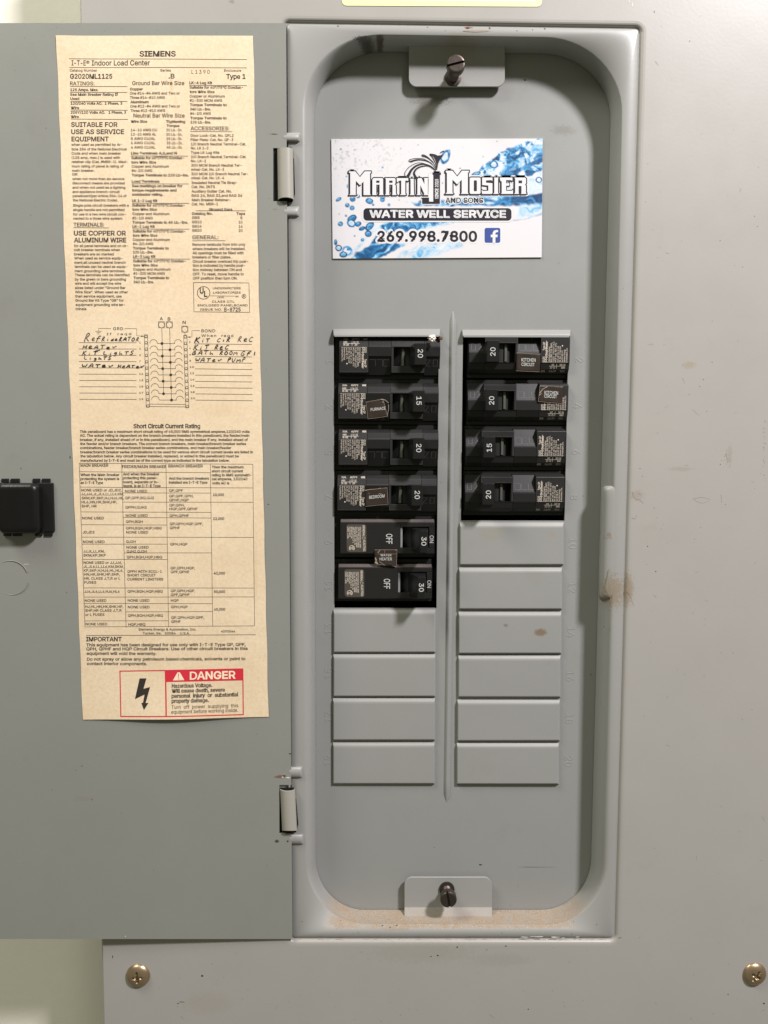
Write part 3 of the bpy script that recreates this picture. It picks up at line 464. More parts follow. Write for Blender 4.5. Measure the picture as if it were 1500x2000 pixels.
# dead front with the two openings
zt = P(750, 657, H_DEAD)[2]; zbL = P(750, 1188, H_DEAD)[2]; zbR = P(1000, 1017, H_DEAD)[2]
xl0 = P(652, 760, H_DEAD)[0]; xl1 = (P(857.5, 700, H_DEAD)[0] + P(852, 1187, H_DEAD)[0]) / 2
xr0 = P(903, 760, H_DEAD)[0]; xr1 = (P(1112, 700, H_DEAD)[0] + P(1101, 1000, H_DEAD)[0]) / 2
XL = P(560, 900, H_DEAD)[0]; XR = P(1260, 900, H_DEAD)[0]; ZT = P(800, 60, H_DEAD)[2]; ZB = P(800, 1830, H_DEAD)[2]
xs = [XL, xl0, xl1, xr0, xr1, XR]; zs = [ZT, zt, zbR, zbL, ZB]
mb = MB(); y = -H_DEAD
for layer in (0, 1):
    yy = y + layer * 0.0015
    nb = len(mb.v)
    for z in zs:
        for x in xs: mb.v.append((x, yy, z))
    for j in range(4):
        for i in range(5):
            if (i == 1 and j in (1, 2)) or (i == 3 and j == 1): continue
            a = nb + j * 6 + i; mb.f.append((a, a + 1, a + 7, a + 6))
for (i0, i1, j0, j1) in ((1, 2, 1, 3), (3, 4, 1, 2)):
    idx = lambda i, j: j * 6 + i
    for (a, b) in (((i0, j0), (i1, j0)), ((i1, j0), (i1, j1)), ((i1, j1), (i0, j1)), ((i0, j1), (i0, j0))):
        A = idx(*a); B = idx(*b); mb.f.append((A, B, B + 30, A + 30))
DEAD = mb.build('dead_front', M_DEAD, PANEL)
mb = MB(); mb.box(XL, XR, y + 0.03, y + 0.032, ZB, ZT); mb.build('cabinet_back', M_SHADE_BLACK, PANEL)

# rib pressed down the middle
mb = MB(); loops = []
n = 40
for k in range(n + 1):
    t = k / n; py = 603 + (1572 - 603) * t; px = 884.5 - 12.5 * t
    e = min(1, t * 45, (1 - t) * 45) ** 0.5
    row = []
    for j in range(13):
        a = -1 + 2 * j / 12
        row.append(P(px, py, H_DEAD) + np.array((a * 0.0024 * max(e, .15), 0.0003 - 0.0017 * e * (0.5 + 0.5 * math.cos(math.pi * a)) ** 0.8, 0)))
    loops.append(row)
mb.loft(loops, closed=False); mb.build('pressed_rib', M_DEAD, DEAD, smooth=True)

# filler plates
def plate(x0a, x1a, y0, y1, top=8, H=0.0021, name='filler_plate'):
    jr = random.Random(int(x0a * 7 + y0)); j = [jr.uniform(-.6, .6) for _ in range(6)]; H *= 1 + jr.uniform(-.08, .08)
    x0a += j[0] * .7; x1a += j[1]; y1 += j[2] * .6
    hb = H_DEAD - 0.0001
    q = [(x0a, y0), (x1a, y0), (x1a, y1), (x0a, y1)]
    def L(dt, ds, h):
        k = h > H_DEAD + H * .5
        return [P(x0a + ds, y0 + dt, h), P(x1a - ds, y0 + dt + .5 * j[3], h), P(x1a - ds, y1 - ds * 0.9 + .5 * j[4], h + k * j[4] * .00012), P(x0a + ds, y1 - ds * 0.9, h + k * j[5] * .00012)]
    mb = MB()
    mb.loft([L(0, 0, hb), L(0.6, 0.3, H_DEAD + H * 0.3), L(top * 0.72, 1.0, H_DEAD + H * 0.82), L(top, 1.8, H_DEAD + H * 0.95), L(top + 3, 3.0, H_DEAD + H)], cap1=True)
    return mb.build(name, M_PLATE, DEAD)
for (a, b, c, d) in ((651, 851, 1190, 1274.5), (650.5, 850.5, 1277, 1360.5), (650, 850, 1363, 1446), (649.5, 849, 1449.5, 1531.5)):
    plate(a, b, c, d)
for (a, b, c, d) in ((898, 1100.5, 1020, 1103.5), (896.5, 1098.5, 1108, 1190), (895.5, 1097, 1194, 1276.5), (894.5, 1095.5, 1279.5, 1361.5), (893, 1093.5, 1366, 1447.5), (892, 1092, 1450.5, 1531.5)):
    plate(a, b, c, d)
plate(651, 860, 642.5, 657.5, top=12, H=0.0034, name='opening_lip'); plate(903, 1114, 644, 658, top=11.5, H=0.0034, name='opening_lip')

# pressed circuit numbers beside the openings
def emboss(t, px, py, rot):
    v, f = text_mesh(t, 0.0, 0.012, 0.012, 1.0, 2)
    k = 15 / 0.69 * 0.000285; mnx, mxx = v[:, 0].min(), v[:, 0].max()
    c0 = P(px, py, H_DEAD); c, s = math.cos(math.radians(rot)), math.sin(math.radians(rot))
    vs = []
    for a in v:
        dx = (a[0] - (mnx + mxx) / 2) * k * 0.95; dz = (a[1] - 0.34) * k
        vs.append((c0[0] + c * dx + s * dz, c0[1] - 0.00004 - a[2] * k * 0.38, c0[2] - s * dx + c * dz))
    mk('pressed_number', vs, f, M_DEAD, DEAD)
for i, (py, px) in enumerate(((706, 644), (795, 643.5), (884, 643), (971, 642.5), (1059, 642), (1143, 642), (1228, 642), (1315, 642), (1400, 642), (1485, 641))):
    emboss(str(2 * i + 1), px, py, -90)
for i, (py, px) in enumerate(((703, 1131), (793, 1128), (883, 1125), (971, 1121), (1061, 1119), (1147, 1117), (1234, 1115), (1320, 1113), (1403, 1112), (1487, 1110))):
    emboss(str(2 * i + 2), px, py, 90)

# lug strap across the top: mounting tabs with their captive screws
def tab(q, bend, r, top):
    """bend: offset of the fold; q outline at the tab's height"""
    hT = H_DEAD + 0.0042
    mb = MB()
    pts = rrect(q, 1.5 if top else r, r if top else 1.5, n=8, ms=2)
    up = [P(x, y, hT + (0.0022 * max(0, 1 - abs(y - (q[0][1] if top else q[3][1])) / bend)) ** 1) for x, y in pts]
    mid = [p + np.array((0, 0.0010, 0)) for p in up]
    ins = [P(x, y, hT + (0.0022 * max(0, 1 - abs(y - (q[0][1] if top else q[3][1])) / bend)) ** 1) for x, y in rrect(inset(q, 1.6), 1.5 if top else r - 1.6, r - 1.6 if top else 1.5, n=8, ms=2)]
    up2 = [p + np.array((0, 0.0003, 0)) for p in up]
    # flat plate plus fold, built as a grid so the fold line shows
    mb.loft([mid, up2, ins], cap0=True)
    b = len(mb.v)
    rows = []
    x0 = lambda v: bil(q, 0.012, v); x1 = lambda v: bil(q, 0.988, v)
    mb.f.append(tuple(range(2 * len(pts), 3 * len(pts))))
    return mb.build('mounting_tab', M_FRAME, PANEL)
def tab2(x0, x1, yw, yf, ye, r, top):
    """sheet tab: foot at yw under the wall (higher), fold at yf, free end ye with round corners"""
    hT = H_DEAD + 0.0042; hW = hT + 0.0030
    sgn = 1 if top else -1
    outline = [(x0, yw), (x0, yf)]
    for k in range(7):
        a = math.radians(90 * k / 6); outline.append((x0 + r - r * math.cos(a), ye - sgn * (r - r * math.sin(a))))
    right = [(x0 + x1 - p[0], p[1]) for p in outline][::-1]
    L = outline; R = right[::-1]
    def hh(y): return hW + (hT - hW) * min(1, max(0, (y - yw) / (yf - yw))) if yf != yw else hT
    mb = MB(); nl = len(L)
    for th in (0, 1):
        for p in L: mb.v.append(tuple(P(p[0], p[1], hh(p[1])) + np.array((0, 0.0011 * th, 0))))
        for p in R: mb.v.append(tuple(P(p[0], p[1], hh(p[1])) + np.array((0, 0.0011 * th, 0))))
    for th in (0, 1):
        o = th * 2 * nl
        for i in range(nl - 1): mb.f.append((o + i, o + i + 1, o + nl + i + 1, o + nl + i))
    o = 2 * nl
    for s in (0, nl):
        for i in range(nl - 1): mb.f.append((s + i, s + i + 1, o + s + i + 1, o + s + i))
    mb.f.append((nl - 1, 2 * nl - 1, o + 2 * nl - 1, o + nl - 1))
    return mb.build('mounting_tab', M_FRAME, PANEL, bevel=0.0004, seg=2)
tab_top = tab2(798.5, 986, 84, 119, 169, 16, True)
tab_bot = tab2(790, 961, 1792, 1772, 1713.5, 16, False)
def frame_of(c):  # local basis on a plane facing the camera side
    return c
def slot_screw(px, py, hbase, L, r, ang, parent, seed):
    c = P(px, py, hbase); mb = MB(); n = 28
    def circ(rad, h): return [(c[0] + rad * math.cos(2 * math.pi * k / n), c[1] - h, c[2] + rad * math.sin(2 * math.pi * k / n)) for k in range(n)]
    rs = r * 0.62
    mb.loft([circ(r * 0.95, 0), circ(r * 0.95, 0.0009), circ(rs, 0.0012)] + [circ(rs * (1.0 if k % 2 else 0.86), 0.0014 + (L - 0.0055) * k / 14) for k in range(14)] + [circ(rs, L - 0.0042), circ(r, L - 0.0041), circ(r, L - 0.0016)], cap1=True)
    ca, sa = math.cos(ang), math.sin(ang); g = r * 0.13
    for s in (1, -1):
        pts = []
        a0 = math.asin(g / r)
        for k in range(15):
            a = a0 + (math.pi - 2 * a0) * k / 14; pts.append((r * math.cos(a), s * r * math.sin(a)))
        def lp(sc, h): return [(c[0] + (x * ca - y * sa) * sc if False else c[0] + ((x * sc) * ca - (max(abs(y) * sc, g) * s) * sa), c[1] - h, c[2] + ((x * sc) * sa + (max(abs(y) * sc, g) * s) * ca)) for x, y in pts]
        mb.loft([lp(1, L - 0.0017), lp(1, L - 0.0006), lp(0.94, L - 0.0002), lp(0.8, L)], cap0=True, cap1=True)
    return mb.build('screw', M_SCREW, parent)
slot_screw(885, 152, H_DEAD + 0.0042, 0.0155, 0.0047, math.radians(14), tab_top, 1)
slot_screw(872.5, 1736, H_DEAD + 0.0042, 0.0115, 0.0047, math.radians(100), tab_bot, 2)

# strike on the right side of the recess
mb = MB(); rows = []
prof_in = [(1203, -.00078), (1196, -.0009), (1188, -.0014), (1181, -.0024), (1176, -.0040), (1173, -.0065), (1172, -.0110), (1172, -.0160)]
prof_wl = [(1206, -.0022), (1203, -.0030), (1199, -.0045), (1194, -.0070), (1188, -.0100), (1184, -.0130), (1180, -.0150), (1179, -.0170)]
ys = [944, 947, 950, 954, 960] + [960 + 200 * k / 12 for k in range(1, 13)] + [1165, 1169, 1172, 1175]
fs_ = [0, .45, .78, .95, 1] + [1] * 12 + [.95, .78, .45, 0]
for y_, f_ in zip(ys, fs_):
    rows.append([P(a[0] * f_ + b[0] * (1 - f_) + (1060 - y_) * .0275, y_, a[1] * f_ + b[1] * (1 - f_)) for a, b in zip(prof_in, prof_wl)])
mb.loft(rows, closed=False)
mb.build('door_strike', M_FRAME, PANEL, smooth=True)
# domed screws of the cover
def dome_screw(px, py, r, ang, seed):
    rnd = random.Random(seed)
    c = P(px, py, 0); n = 56; mb = MB(); idx = {}
    H = r * 0.42
    ca, sa = math.cos(ang), math.sin(ang)
    for j in range(n + 1):
        for i in range(n + 1):
            x = -1 + 2 * i / n; z = -1 + 2 * j / n
            # square to disc
            dx = x * math.sqrt(1 - z * z / 2); dz = z * math.sqrt(1 - x * x / 2)
            rr = min(1, math.hypot(dx, dz))
            h = H * (1 - rr ** 2.4) ** 0.62 if rr < 1 else 0
            u = dx * ca + dz * sa; v = -dx * sa + dz * ca
            jit = rnd.uniform(-0.03, 0.03)
            arm = (abs(u) < 0.105 + jit * .6 and abs(v) < 0.48 + jit) or (abs(v) < 0.10 + jit * .6 and abs(u) < 0.42 + jit) or math.hypot(u, v + .08) < 0.17 + jit
            if arm: h -= H * (0.62 + rnd.uniform(-0.18, 0.1))
            idx[i, j] = len(mb.v); mb.v.append((c[0] + dx * r, c[1] - h - 0.0001, c[2] + dz * r))
    for j in range(n):
        for i in range(n): mb.f.append((idx[i, j], idx[i + 1, j], idx[i + 1, j + 1], idx[i, j + 1]))
    return mb.build('cover_screw', M_BRASS, PANEL, smooth=True)
dome_screw(270, 1905, 0.0068, math.radians(4), 3)
dome_screw(1473.5, 1902, 0.0068, math.radians(-30), 5)

# ------------------------------------------------------------------ the door
DQ = [(-120, 46.5), (558, 45), (571, 1834), (-100, 1834)]
def xd(py): return 558 + 13 * (py - 45) / 1789
mb = MB()
# two columns: main sheet and the narrow strip at the hinge edge, notched at the hinges
ycuts = [45, 289, 393, 1533, 1628, 1834]
def leftx(py): return -120 + 20 * (py - 45) / 1789
for th in (0, 0.0008):
    for a, b in zip(ycuts[:-1], ycuts[1:]):
        notch = (a in (289, 1533))
        xn = {289: 533.5, 1533: 545.5}.get(a)
        def ex(py): return xd(py)
        nseg = 10
        for k in range(nseg):
            ya = a + (b - a) * k / nseg; yb = a + (b - a) * (k + 1) / nseg
            xa = xn if notch else ex(ya); xb = xn if notch else ex(yb)
            mb.add([PD(leftx(ya), ya, -th), PD(xa, ya, -th), PD(xb, yb, -th), PD(leftx(yb), yb, -th)], [(0, 1, 2, 3)])
def wallseg(p, q): mb.add([PD(*p, 0), PD(*q, 0), PD(*q, -0.0008), PD(*p, -0.0008)], [(0, 1, 2, 3)])
edge = [(leftx(45), 45), (xd(45), 45), (xd(289), 289), (533.5, 289), (533.5, 393), (xd(393), 393), (xd(1533), 1533), (545.5, 1533), (545.5, 1628), (xd(1628), 1628), (xd(1834), 1834), (leftx(1834), 1834)]
for a, b in zip(edge, edge[1:] + edge[:1]): wallseg(a, b)
DOOR = mb.build('door', M_DOOR, PANEL)
# turned free edge of the door, beyond the left of the picture
mb = MB(); a0 = PD(leftx(45), 45); a1 = PD(leftx(1834), 1834)
mb.box(a0[0] - 0.002, a0[0], a0[1] - 0.0002, a0[1] + 0.012, a1[2], a0[2]); mb.build('door_flange', M_DOOR, DOOR)
# knockout ring pressed into the door
mb = MB(); c = PD(21.5, 1128.5); R = 32.5 * 0.000285 * 1.0
for (r0, r1, a0, a1, hh) in ((R, 0.00022, 20, 118, 0.00010), (R, 0.00017, 150, 345, 0.00004), (R * 1.012, 0.00014, 118, 150, 0.00004)):
    loops = []
    for k in range(33):
        a = math.radians(a0 + (a1 - a0) * k / 32)
        loops.append([(c[0] + (r0 + r1 * math.cos(b)) * math.cos(a), c[1] - hh - r1 * 0.8 * math.sin(b), c[2] + (r0 + r1 * math.cos(b)) * math.sin(a)) for b in [math.pi * 2 * q / 8 for q in range(8)]])
    mb.loft(loops)
mb.build('knockout_ring', M_DOOR, DOOR, smooth=True)
# latch
mb = MB()
def dbox(x0, x1, y0, y1, h0, h1, mbx, sk=0.03):
    a = [PD(x0 + sk * (y0 - 940), y0, h0), PD(x1 + sk * (y0 - 940), y0, h0), PD(x1 + sk * (y1 - 940), y1, h0), PD(x0 + sk * (y1 - 940), y1, h0)]
    b = [PD(x0 + sk * (y0 - 940), y0, h1), PD(x1 + sk * (y0 - 940), y0, h1), PD(x1 + sk * (y1 - 940), y1, h1), PD(x0 + sk * (y1 - 940), y1, h1)]
    mbx.loft([a, b], cap0=True, cap1=True)
dbox(0, 105, 943, 1038, -0.0005, 0.0014, mb)
for a, b in ((4, 18), (22, 39), (65, 79), (83, 99)):
    dbox(a, b, 934.5, 943, -0.0005, 0.0009, mb); dbox(a + 1, b + 1, 1038, 1047, -0.0005, 0.0009, mb)
LATCH = mb.build('latch', M_BLACK, DOOR, bevel=0.0002)
mb = MB()
def bl(d, h, r=9): return [PD(x, y, h) for x, y in rrect([(3 + d, 943 + d), (84 - d, 943 + d), (87 - d, 1040 - d), (6 + d, 1040 - d)], r, n=6, ms=2)]
mb.loft([bl(0, 0.0012, 12), bl(0.2, 0.0048, 12), bl(1.5, 0.0060, 12), bl(4, 0.0070, 11), bl(8, 0.0075, 9), bl(13, 0.0076, 6)], cap1=True)
mb.build('latch_slide', simple('latch_plastic', (0.0065, 0.006, 0.006), 0.36, spec=0.3, bump=0.3, bscale=600, var=0.35, vscale=180), LATCH, smooth=True)
# hinges
def hinge(x0, x1, y0, y1, lean, flip):
    mb = MB(); loops = []
    for k in range(15):
        a = math.pi * (0.02 + 0.96 * k / 14); cx = (x0 + x1) / 2; rx = (x1 - x0) / 2
        px = cx - rx * math.cos(a); h = 0.0006 + 0.0034 * math.sin(a)
        dy = 6.5 * math.sin(a)
        top = y0 + (-dy * 0.5 if not flip else dy * 0.7); bot = y1 + (-dy * 0.9 if not flip else dy * 0.1)
        p0 = P(px, top, 0.0002 + h); p1 = P(px + lean, bot, 0.0002 + h)
        loops.append([p0, p1, p1 + np.array((0, 0.0008, 0)), p0 + np.array((0, 0.0008, 0))])
    mb.loft(loops, cap0=True, cap1=True)
    hg = mb.build('hinge', M_HINGE, DOOR, smooth=False)
    for p in hg.data.polygons: p.use_smooth = True
    es = hg.modifiers.new('e', 'EDGE_SPLIT'); es.split_angle = math.radians(40)
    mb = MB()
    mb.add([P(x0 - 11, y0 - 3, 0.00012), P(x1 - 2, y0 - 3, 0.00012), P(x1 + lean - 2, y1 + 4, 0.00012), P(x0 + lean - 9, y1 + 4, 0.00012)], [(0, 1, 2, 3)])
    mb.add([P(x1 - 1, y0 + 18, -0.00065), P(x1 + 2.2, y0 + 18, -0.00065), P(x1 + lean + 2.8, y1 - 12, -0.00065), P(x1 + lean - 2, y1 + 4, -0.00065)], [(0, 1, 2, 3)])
    mb.build('hinge_slot_shade', M_SHADE_BLACK, hg)  # flat black sheets painted for the shade in the hinge slots
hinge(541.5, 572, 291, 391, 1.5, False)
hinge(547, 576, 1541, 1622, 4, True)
for (x0, x1, y0, y1) in ((560, 586, 259, 277), (561, 584.5, 403, 423), (571, 590.5, 1497.5, 1519), (571, 592.5, 1629, 1649)):
    mb = MB(); loops = []
    for k in range(11):
        a = math.pi * k / 10; yy = (y0 + y1) / 2 - (y1 - y0) / 2 * math.cos(a); h = 0.0021 * math.sin(a) ** 0.8
        row = []
        for (xx, f) in ((x0 - 6, 1), (x1 - 5, 1), (x1 - 2, 0.75), (x1, 0)):
            row.append(P(xx, yy, H_FRAME - 0.0001 + h * f))
        loops.append(row)
    mb.loft(loops, closed=False); mb.build('hinge_stop', M_FRAME, PANEL, smooth=True)

# paint chips (each a few hundredths of a millimetre proud)
def chips(name, items, mat, parent, surf):
    mb = MB()
    for (x, y, rx, ry) in items:
        n = 9; ph = random.random() * 6
        top = []; bot = []
        for k in range(n):
            a = 2 * math.pi * k / n + ph; q = random.uniform(0.55, 1.15)
            top.append(surf(x + rx * q * math.cos(a) * .9, y + ry * q * math.sin(a) * .9, 0.00007)); bot.append(surf(x + rx * q * math.cos(a), y + ry * q * math.sin(a), -0.00003))
        mb.loft([bot, top], cap1=True)
    o = mb.build(name, mat, parent); o['kind'] = 'stuff'
SC0 = lambda x, y, e: P(x, y, e)
SFR = lambda x, y, e: P(x, y, H_FRAME + e)
SDE = lambda x, y, e: P(x, y, H_DEAD + e)
chips('paint_chips', [(395, 1906, 3.4, 2.8), (220, 1869, 1.2, 3.2), (355, 1957, 7, .9), (348, 1960, 3, 1), (1422, 1942, 1.2, 1.4), (1492, 1960, 2.8, 1.8), (1032, 1971, 1.4, 1.4), (855, 1866, 2.4, 1.6), (893, 1850, 2.4, 2), (842, 1868, 1.6, 1.2), (951, 1855, 1.4, 1), (988, 1848, 2.2, 1.2), (1265, 1067, 1.6, 1.6), (1281, 1116, 2, 1.2), (1278, 992, 1.2, .8), (1250, 915, 1.4, .8), (1255, 930, .8, 1), (1347, 80, 1.2, 1), (1278, 23, .8, 2.4)], M_CHIPD, PANEL, SC0)
chips('rust_marks', [(660, 51, 2.4, 1.2), (913, 54.5, 5, 1.8), (956, 55, 2.6, 1.6), (1064, 56, 1.8, 1.5), (576, 1511, 5, 1.8), (586, 1642, 2.4, 1.6), (1180, 1224, 1.6, 1.6), (1191, 1230, 1, 1), (560, 262, 1.2, 3), (566, 412, 1.2, 3)], M_CHIPR, PANEL, SFR)
chips('pale_chips', [(1026, 1830.5, 10, 1.3), (1050, 1829.5, 14, 1.1), (1084, 1830.5, 12, 1.6), (1100, 1831.5, 4, 1), (1128, 1830, 5, .8), (1235, 8, 1.5, 6), (1229, 3, 1, 4), (1273, 19, 1, 2.5)], M_CHIPW, PANEL, SC0)
chips('dark_marks', [(785, 149, 1.2, 1.2), (1025, 156, 3, 2.2), (938, 1689, 4, 1.6), (848, 1655, 1, 1), (1154, 1318, 1.3, 1.2), (1062, 1122, 1, 1), (1139, 969, 1, 1.2), (1045, 1693.5, 38, .35), (930, 1160, 1.5, .8)], M_CHIPD, DEAD, SDE)
chips('groove_grime', [(random.choice((620, 760, 880, 1010, 1150)) + random.gauss(0, 60), 1831.3 + random.uniform(-.5, .6), random.uniform(1, 9), random.uniform(.25, .7)) for _ in range(46)], simple('brown_grime', (0.13, 0.085, 0.055), .9), PANEL, SC0)
chips('frame_specks', [(747, 1808, 2, 1), (762, 1811, 1.6, 1.4), (775, 1807, 2.4, .8), (1165, 1806, 1.1, 1), (980, 1822, 1.2, .8), (1120, 1800, 1, 1), (590, 1800, 1, 1), (700, 1822, 1.2, .6), (870, 60, 1, .8), (1010, 60, 2, .8), (1040, 58, 1.2, 1.2), (835, 53, 1.6, .8)], M_CHIPD, PANEL, SFR)
chips('door_specks', [(130, 1157, 1, 1), (41, 915, 1.2, 1.6), (524, 985, 2, 1.2), (137, 893, 1.6, 3), (160, 1496, 1.6, .8), (148, 1504, 1, .8), (180, 1562, 1.4, 1), (566, 1472, 3, 1.6), (535, 262, 6, .8), (555, 1515, 4, 1.4), (540, 1643, 4, 2), (562, 1643, 3, 2), (300, 1700, .8, .8), (60, 420, 1, .8), (90, 250, .9, .9)], M_CHIPD, DOOR, lambda x, y, e: PD(x, y, e))
chips('door_pale_specks', [(562, 1519, 5, 1.6), (552, 1518, 2, 1.2), (245, 1829, 1, 1.4), (52, 1102, 8, .6)], M_CHIPW, DOOR, lambda x, y, e: PD(x, y, e))
def scuff(name, strokes, mat, surf, parent):
    for pts in strokes:
        pr_ = Print(surf); pr_.e = 4e-5; pr_.line(pts, 1.1, None, .5); o = pr_.mb.build(name, mat, parent)
M_SCUFF = simple('brown_scuff', (0.24, 0.19, 0.15), .8)
scuff('scuff_mark', [[(1236, 961), (1237, 970), (1242, 975), (1249, 976), (1256, 982)], [(1247, 963), (1252, 967)], [(1234, 1012), (1240, 1014), (1243, 1009), (1242, 1005)], [(1222, 1150), (1232, 1165), (1238, 1185)], [(1280, 120), (1286, 128)]], M_SCUFF, lambda x, y, e: P(x, y, e), PANEL)
scuff('scuff_mark', [[(1187, 1039), (1190, 1047), (1196, 1050)], [(905, 60), (930, 62), (955, 60)], [(1191, 1110), (1186, 1145), (1195, 1178)]], M_SCUFF, lambda x, y, e: P(x, y, H_FRAME + .0002 + e), PANEL)
rs = random.Random(11)
marks = [[(1333, 738), (1338, 749)], [(1353, 800), (1366, 812)], [(1354, 975), (1362, 980), (1372, 983), (1387, 977)], [(1354, 974), (1370, 971), (1387, 975)], [(1418, 885), (1421, 905)], [(1408, 966), (1410, 982)], [(1251, 978), (1257, 984)]]
for _ in range(26):
    x, y, a, l = rs.uniform(1255, 1495), rs.uniform(20, 1980), rs.uniform(0, 3.14), rs.uniform(2, 13); marks.append([(x, y), (x + l * math.cos(a), y + l * math.sin(a))])
for _ in range(10):
    x, y, a, l = rs.uniform(320, 1180), rs.uniform(1850, 1990), rs.uniform(0, 3.14), rs.uniform(2, 12); marks.append([(x, y), (x + l * math.cos(a), y + l * math.sin(a))])
sc_ = Print(SC0); sc_.e = 4e-5
for pts in marks: sc_.line(pts, rs.uniform(.5, 1.0), None, .3)
o = sc_.mb.build('scratches', simple('scratch_grey', (0.25, 0.225, 0.20), .8), PANEL); o['kind'] = 'stuff'
dots = [(1374, 741, 1.3, 1.2), (1367, 755, 1.2, 1.1), (1346, 770, 1, 1), (1391, 707, 1.2, 1), (1407, 907, 1.6, 1.4), (1417, 985, 1.2, 1)]
dots += [(1493 + rs.gauss(0, 1.5), rs.uniform(820, 940), rs.uniform(.4, .9), rs.uniform(.4, 1)) for _ in range(26)] + [(1416 + rs.gauss(0, 5), 896 + rs.gauss(0, 7), .6, .6) for _ in range(14)]
dots += [(rs.uniform(1255, 1498), rs.uniform(10, 1990), rs.uniform(.4, 1.1), rs.uniform(.4, 1.1)) for _ in range(60)] + [(rs.uniform(230, 1200), rs.uniform(1845, 1995), rs.uniform(.4, 1), rs.uniform(.4, 1)) for _ in range(30)]
chips('cover_specks', dots, simple('dull_speck', (0.16, 0.14, 0.12), .9), PANEL, SC0)
dd = [(rs.uniform(10, 550), rs.choice((rs.uniform(1420, 1820), rs.uniform(50, 68))), rs.uniform(.3, .8), rs.uniform(.3, .8)) for _ in range(30)] + [(rs.uniform(5, 100), rs.uniform(60, 1400), rs.uniform(.3, .8), rs.uniform(.3, .8)) for _ in range(22)]
chips('door_dust', dd, simple('door_speck', (0.13, 0.12, 0.105), .9), DOOR, lambda x, y, e: PD(x, y, e))
# grit lying in the bottom bend of the frame
mb = MB()
for k in range(420):
    x = random.gauss(880, 150) if random.random() < .6 else random.uniform(640, 1150)
    if not 640 < x < 1150: continue
    t = random.random() ** 1.5
    q = 1778 + t * 16; h = H_DEAD + 0.0006 + (0.0145) * (t ** 2.2) * 0.55
    if x < 720: q -= (720 - x) ** 1.6 * 0.02
    if x > 1050: q -= (x - 1050) ** 1.6 * 0.02
    c = P(x, q, h); r = random.uniform(0.00008, 0.00026)
    vs = [c + np.array(d) * r * random.uniform(.7, 1.3) for d in ((1, 0, 0), (-1, 0, 0), (0, 1, 0), (0, -1, 0), (0, 0, 1), (0, 0, -1))]
    mb.add(vs, [(0, 2, 4), (2, 1, 4), (1, 3, 4), (3, 0, 4), (2, 0, 5), (1, 2, 5), (3, 1, 5), (0, 3, 5)])
o = mb.build('grit', simple('sandy_grit', (0.42, 0.33, 0.23), .9, var=.6, vscale=900), PANEL); o['kind'] = 'stuff'

# ------------------------------------------------------------------ sticker at the top edge
b0 = P(862, 12, 0)
ST = thing('panel_sticker', 'glossy pale sticker with yellow border cut off by the top edge of the photo', 'sticker', tuple(b0))
mb = MB()
mb.loft([loopP([(668, -70), (1060, -70), (1058, 13), (668, 11)], 9, 0.00002, n=5, ms=2), loopP([(668, -70), (1060, -70), (1058, 13), (668, 11)], 9, 0.0002, n=5, ms=2)], cap1=True)
mb.build('yellow_border', M_YEL, ST)
mb = MB(); mb.add([P(682, -60, .00026), P(1046, -60, .00026), P(1046, 2.5, .00026), P(682, 0.5, .00026)], [(0, 1, 2, 3)])
mb.build('pale_panel', M_LWHITE, ST)
# ------------------------------------------------------------------ directory label on the door
PQ = [(110, 70), (494.5, 70), (524.5, 1399.5), (162, 1405)]
def paper_curl(px, py):
    t = max(0.0, (py - 1240) / 165.0); u = (px - 155) / 370.0
    c = 0.0020 * t ** 2.2 * math.exp(-((u - 0.50) / 0.30) ** 2)
    c += 0.00012 * math.sin(px * 0.021 + 1) * math.sin(py * 0.011) + 0.00012
    c += 0.0004 * max(0, 1 - (py - 70) / 60.0) * max(0, 1 - abs(px - 120) / 40)
    return c
def SP(x, y, e=0.0): return PD(x, y, 0.00012 + paper_curl(x, y) + e)
p0 = PD(343, 1402)
PAPER = thing('directory_label', 'cream paper label with printed tables, handwriting and red danger box on the open door', 'label', tuple(p0))
mb = MB(); nu, nv = 26, 84
for j in range(nv + 1):
    for i in range(nu + 1):
        v = j / nv; x, y = bil(PQ, i / nu, v)
        if i in (0, nu): x += 0.5 * math.sin(y * 0.05 + i)
        mb.v.append(tuple(SP(x, y)))
for j in range(nv):
    for i in range(nu): a = j * (nu + 1) + i; mb.f.append((a, a + 1, a + nu + 2, a + nu + 1))
pm, nt, bs = node_mat('aged_paper_sheet')
bs.inputs['Roughness'].default_value = 0.6
g = nt.nodes.new('ShaderNodeNewGeometry')
def nz(sc, d=5, r=.6):
    n = nt.nodes.new('ShaderNodeTexNoise'); n.inputs['Scale'].default_value = sc; n.inputs['Detail'].default_value = d; n.inputs['Roughness'].default_value = r
    nt.links.new(g.outputs['Position'], n.inputs['Vector']); return n.outputs['Fac']
cr = nt.nodes.new('ShaderNodeValToRGB'); cr.color_ramp.elements[0].position = 0.3; cr.color_ramp.elements[1].position = 0.72
cr.color_ramp.elements[0].color = (0.715, 0.565, 0.385, 1); cr.color_ramp.elements[1].color = (0.775, 0.64, 0.46, 1)
nt.links.new(nz(26), cr.inputs[0])
mx = nt.nodes.new('ShaderNodeMix'); mx.data_type = 'RGBA'; mx.blend_type = 'MULTIPLY'; mx.inputs[0].default_value = 0.35
cr2 = nt.nodes.new('ShaderNodeValToRGB'); cr2.color_ramp.elements[0].position = 0.35; cr2.color_ramp.elements[1].position = 0.6; cr2.color_ramp.elements[0].color = (0.8, 0.72, 0.6, 1); cr2.color_ramp.elements[1].color = (1, 1, 1, 1)
nt.links.new(nz(700, 3), cr2.inputs[0]); nt.links.new(cr.outputs[0], mx.inputs[6]); nt.links.new(cr2.outputs[0], mx.inputs[7]); # water stain below the series letter
_p = mx.outputs[2]
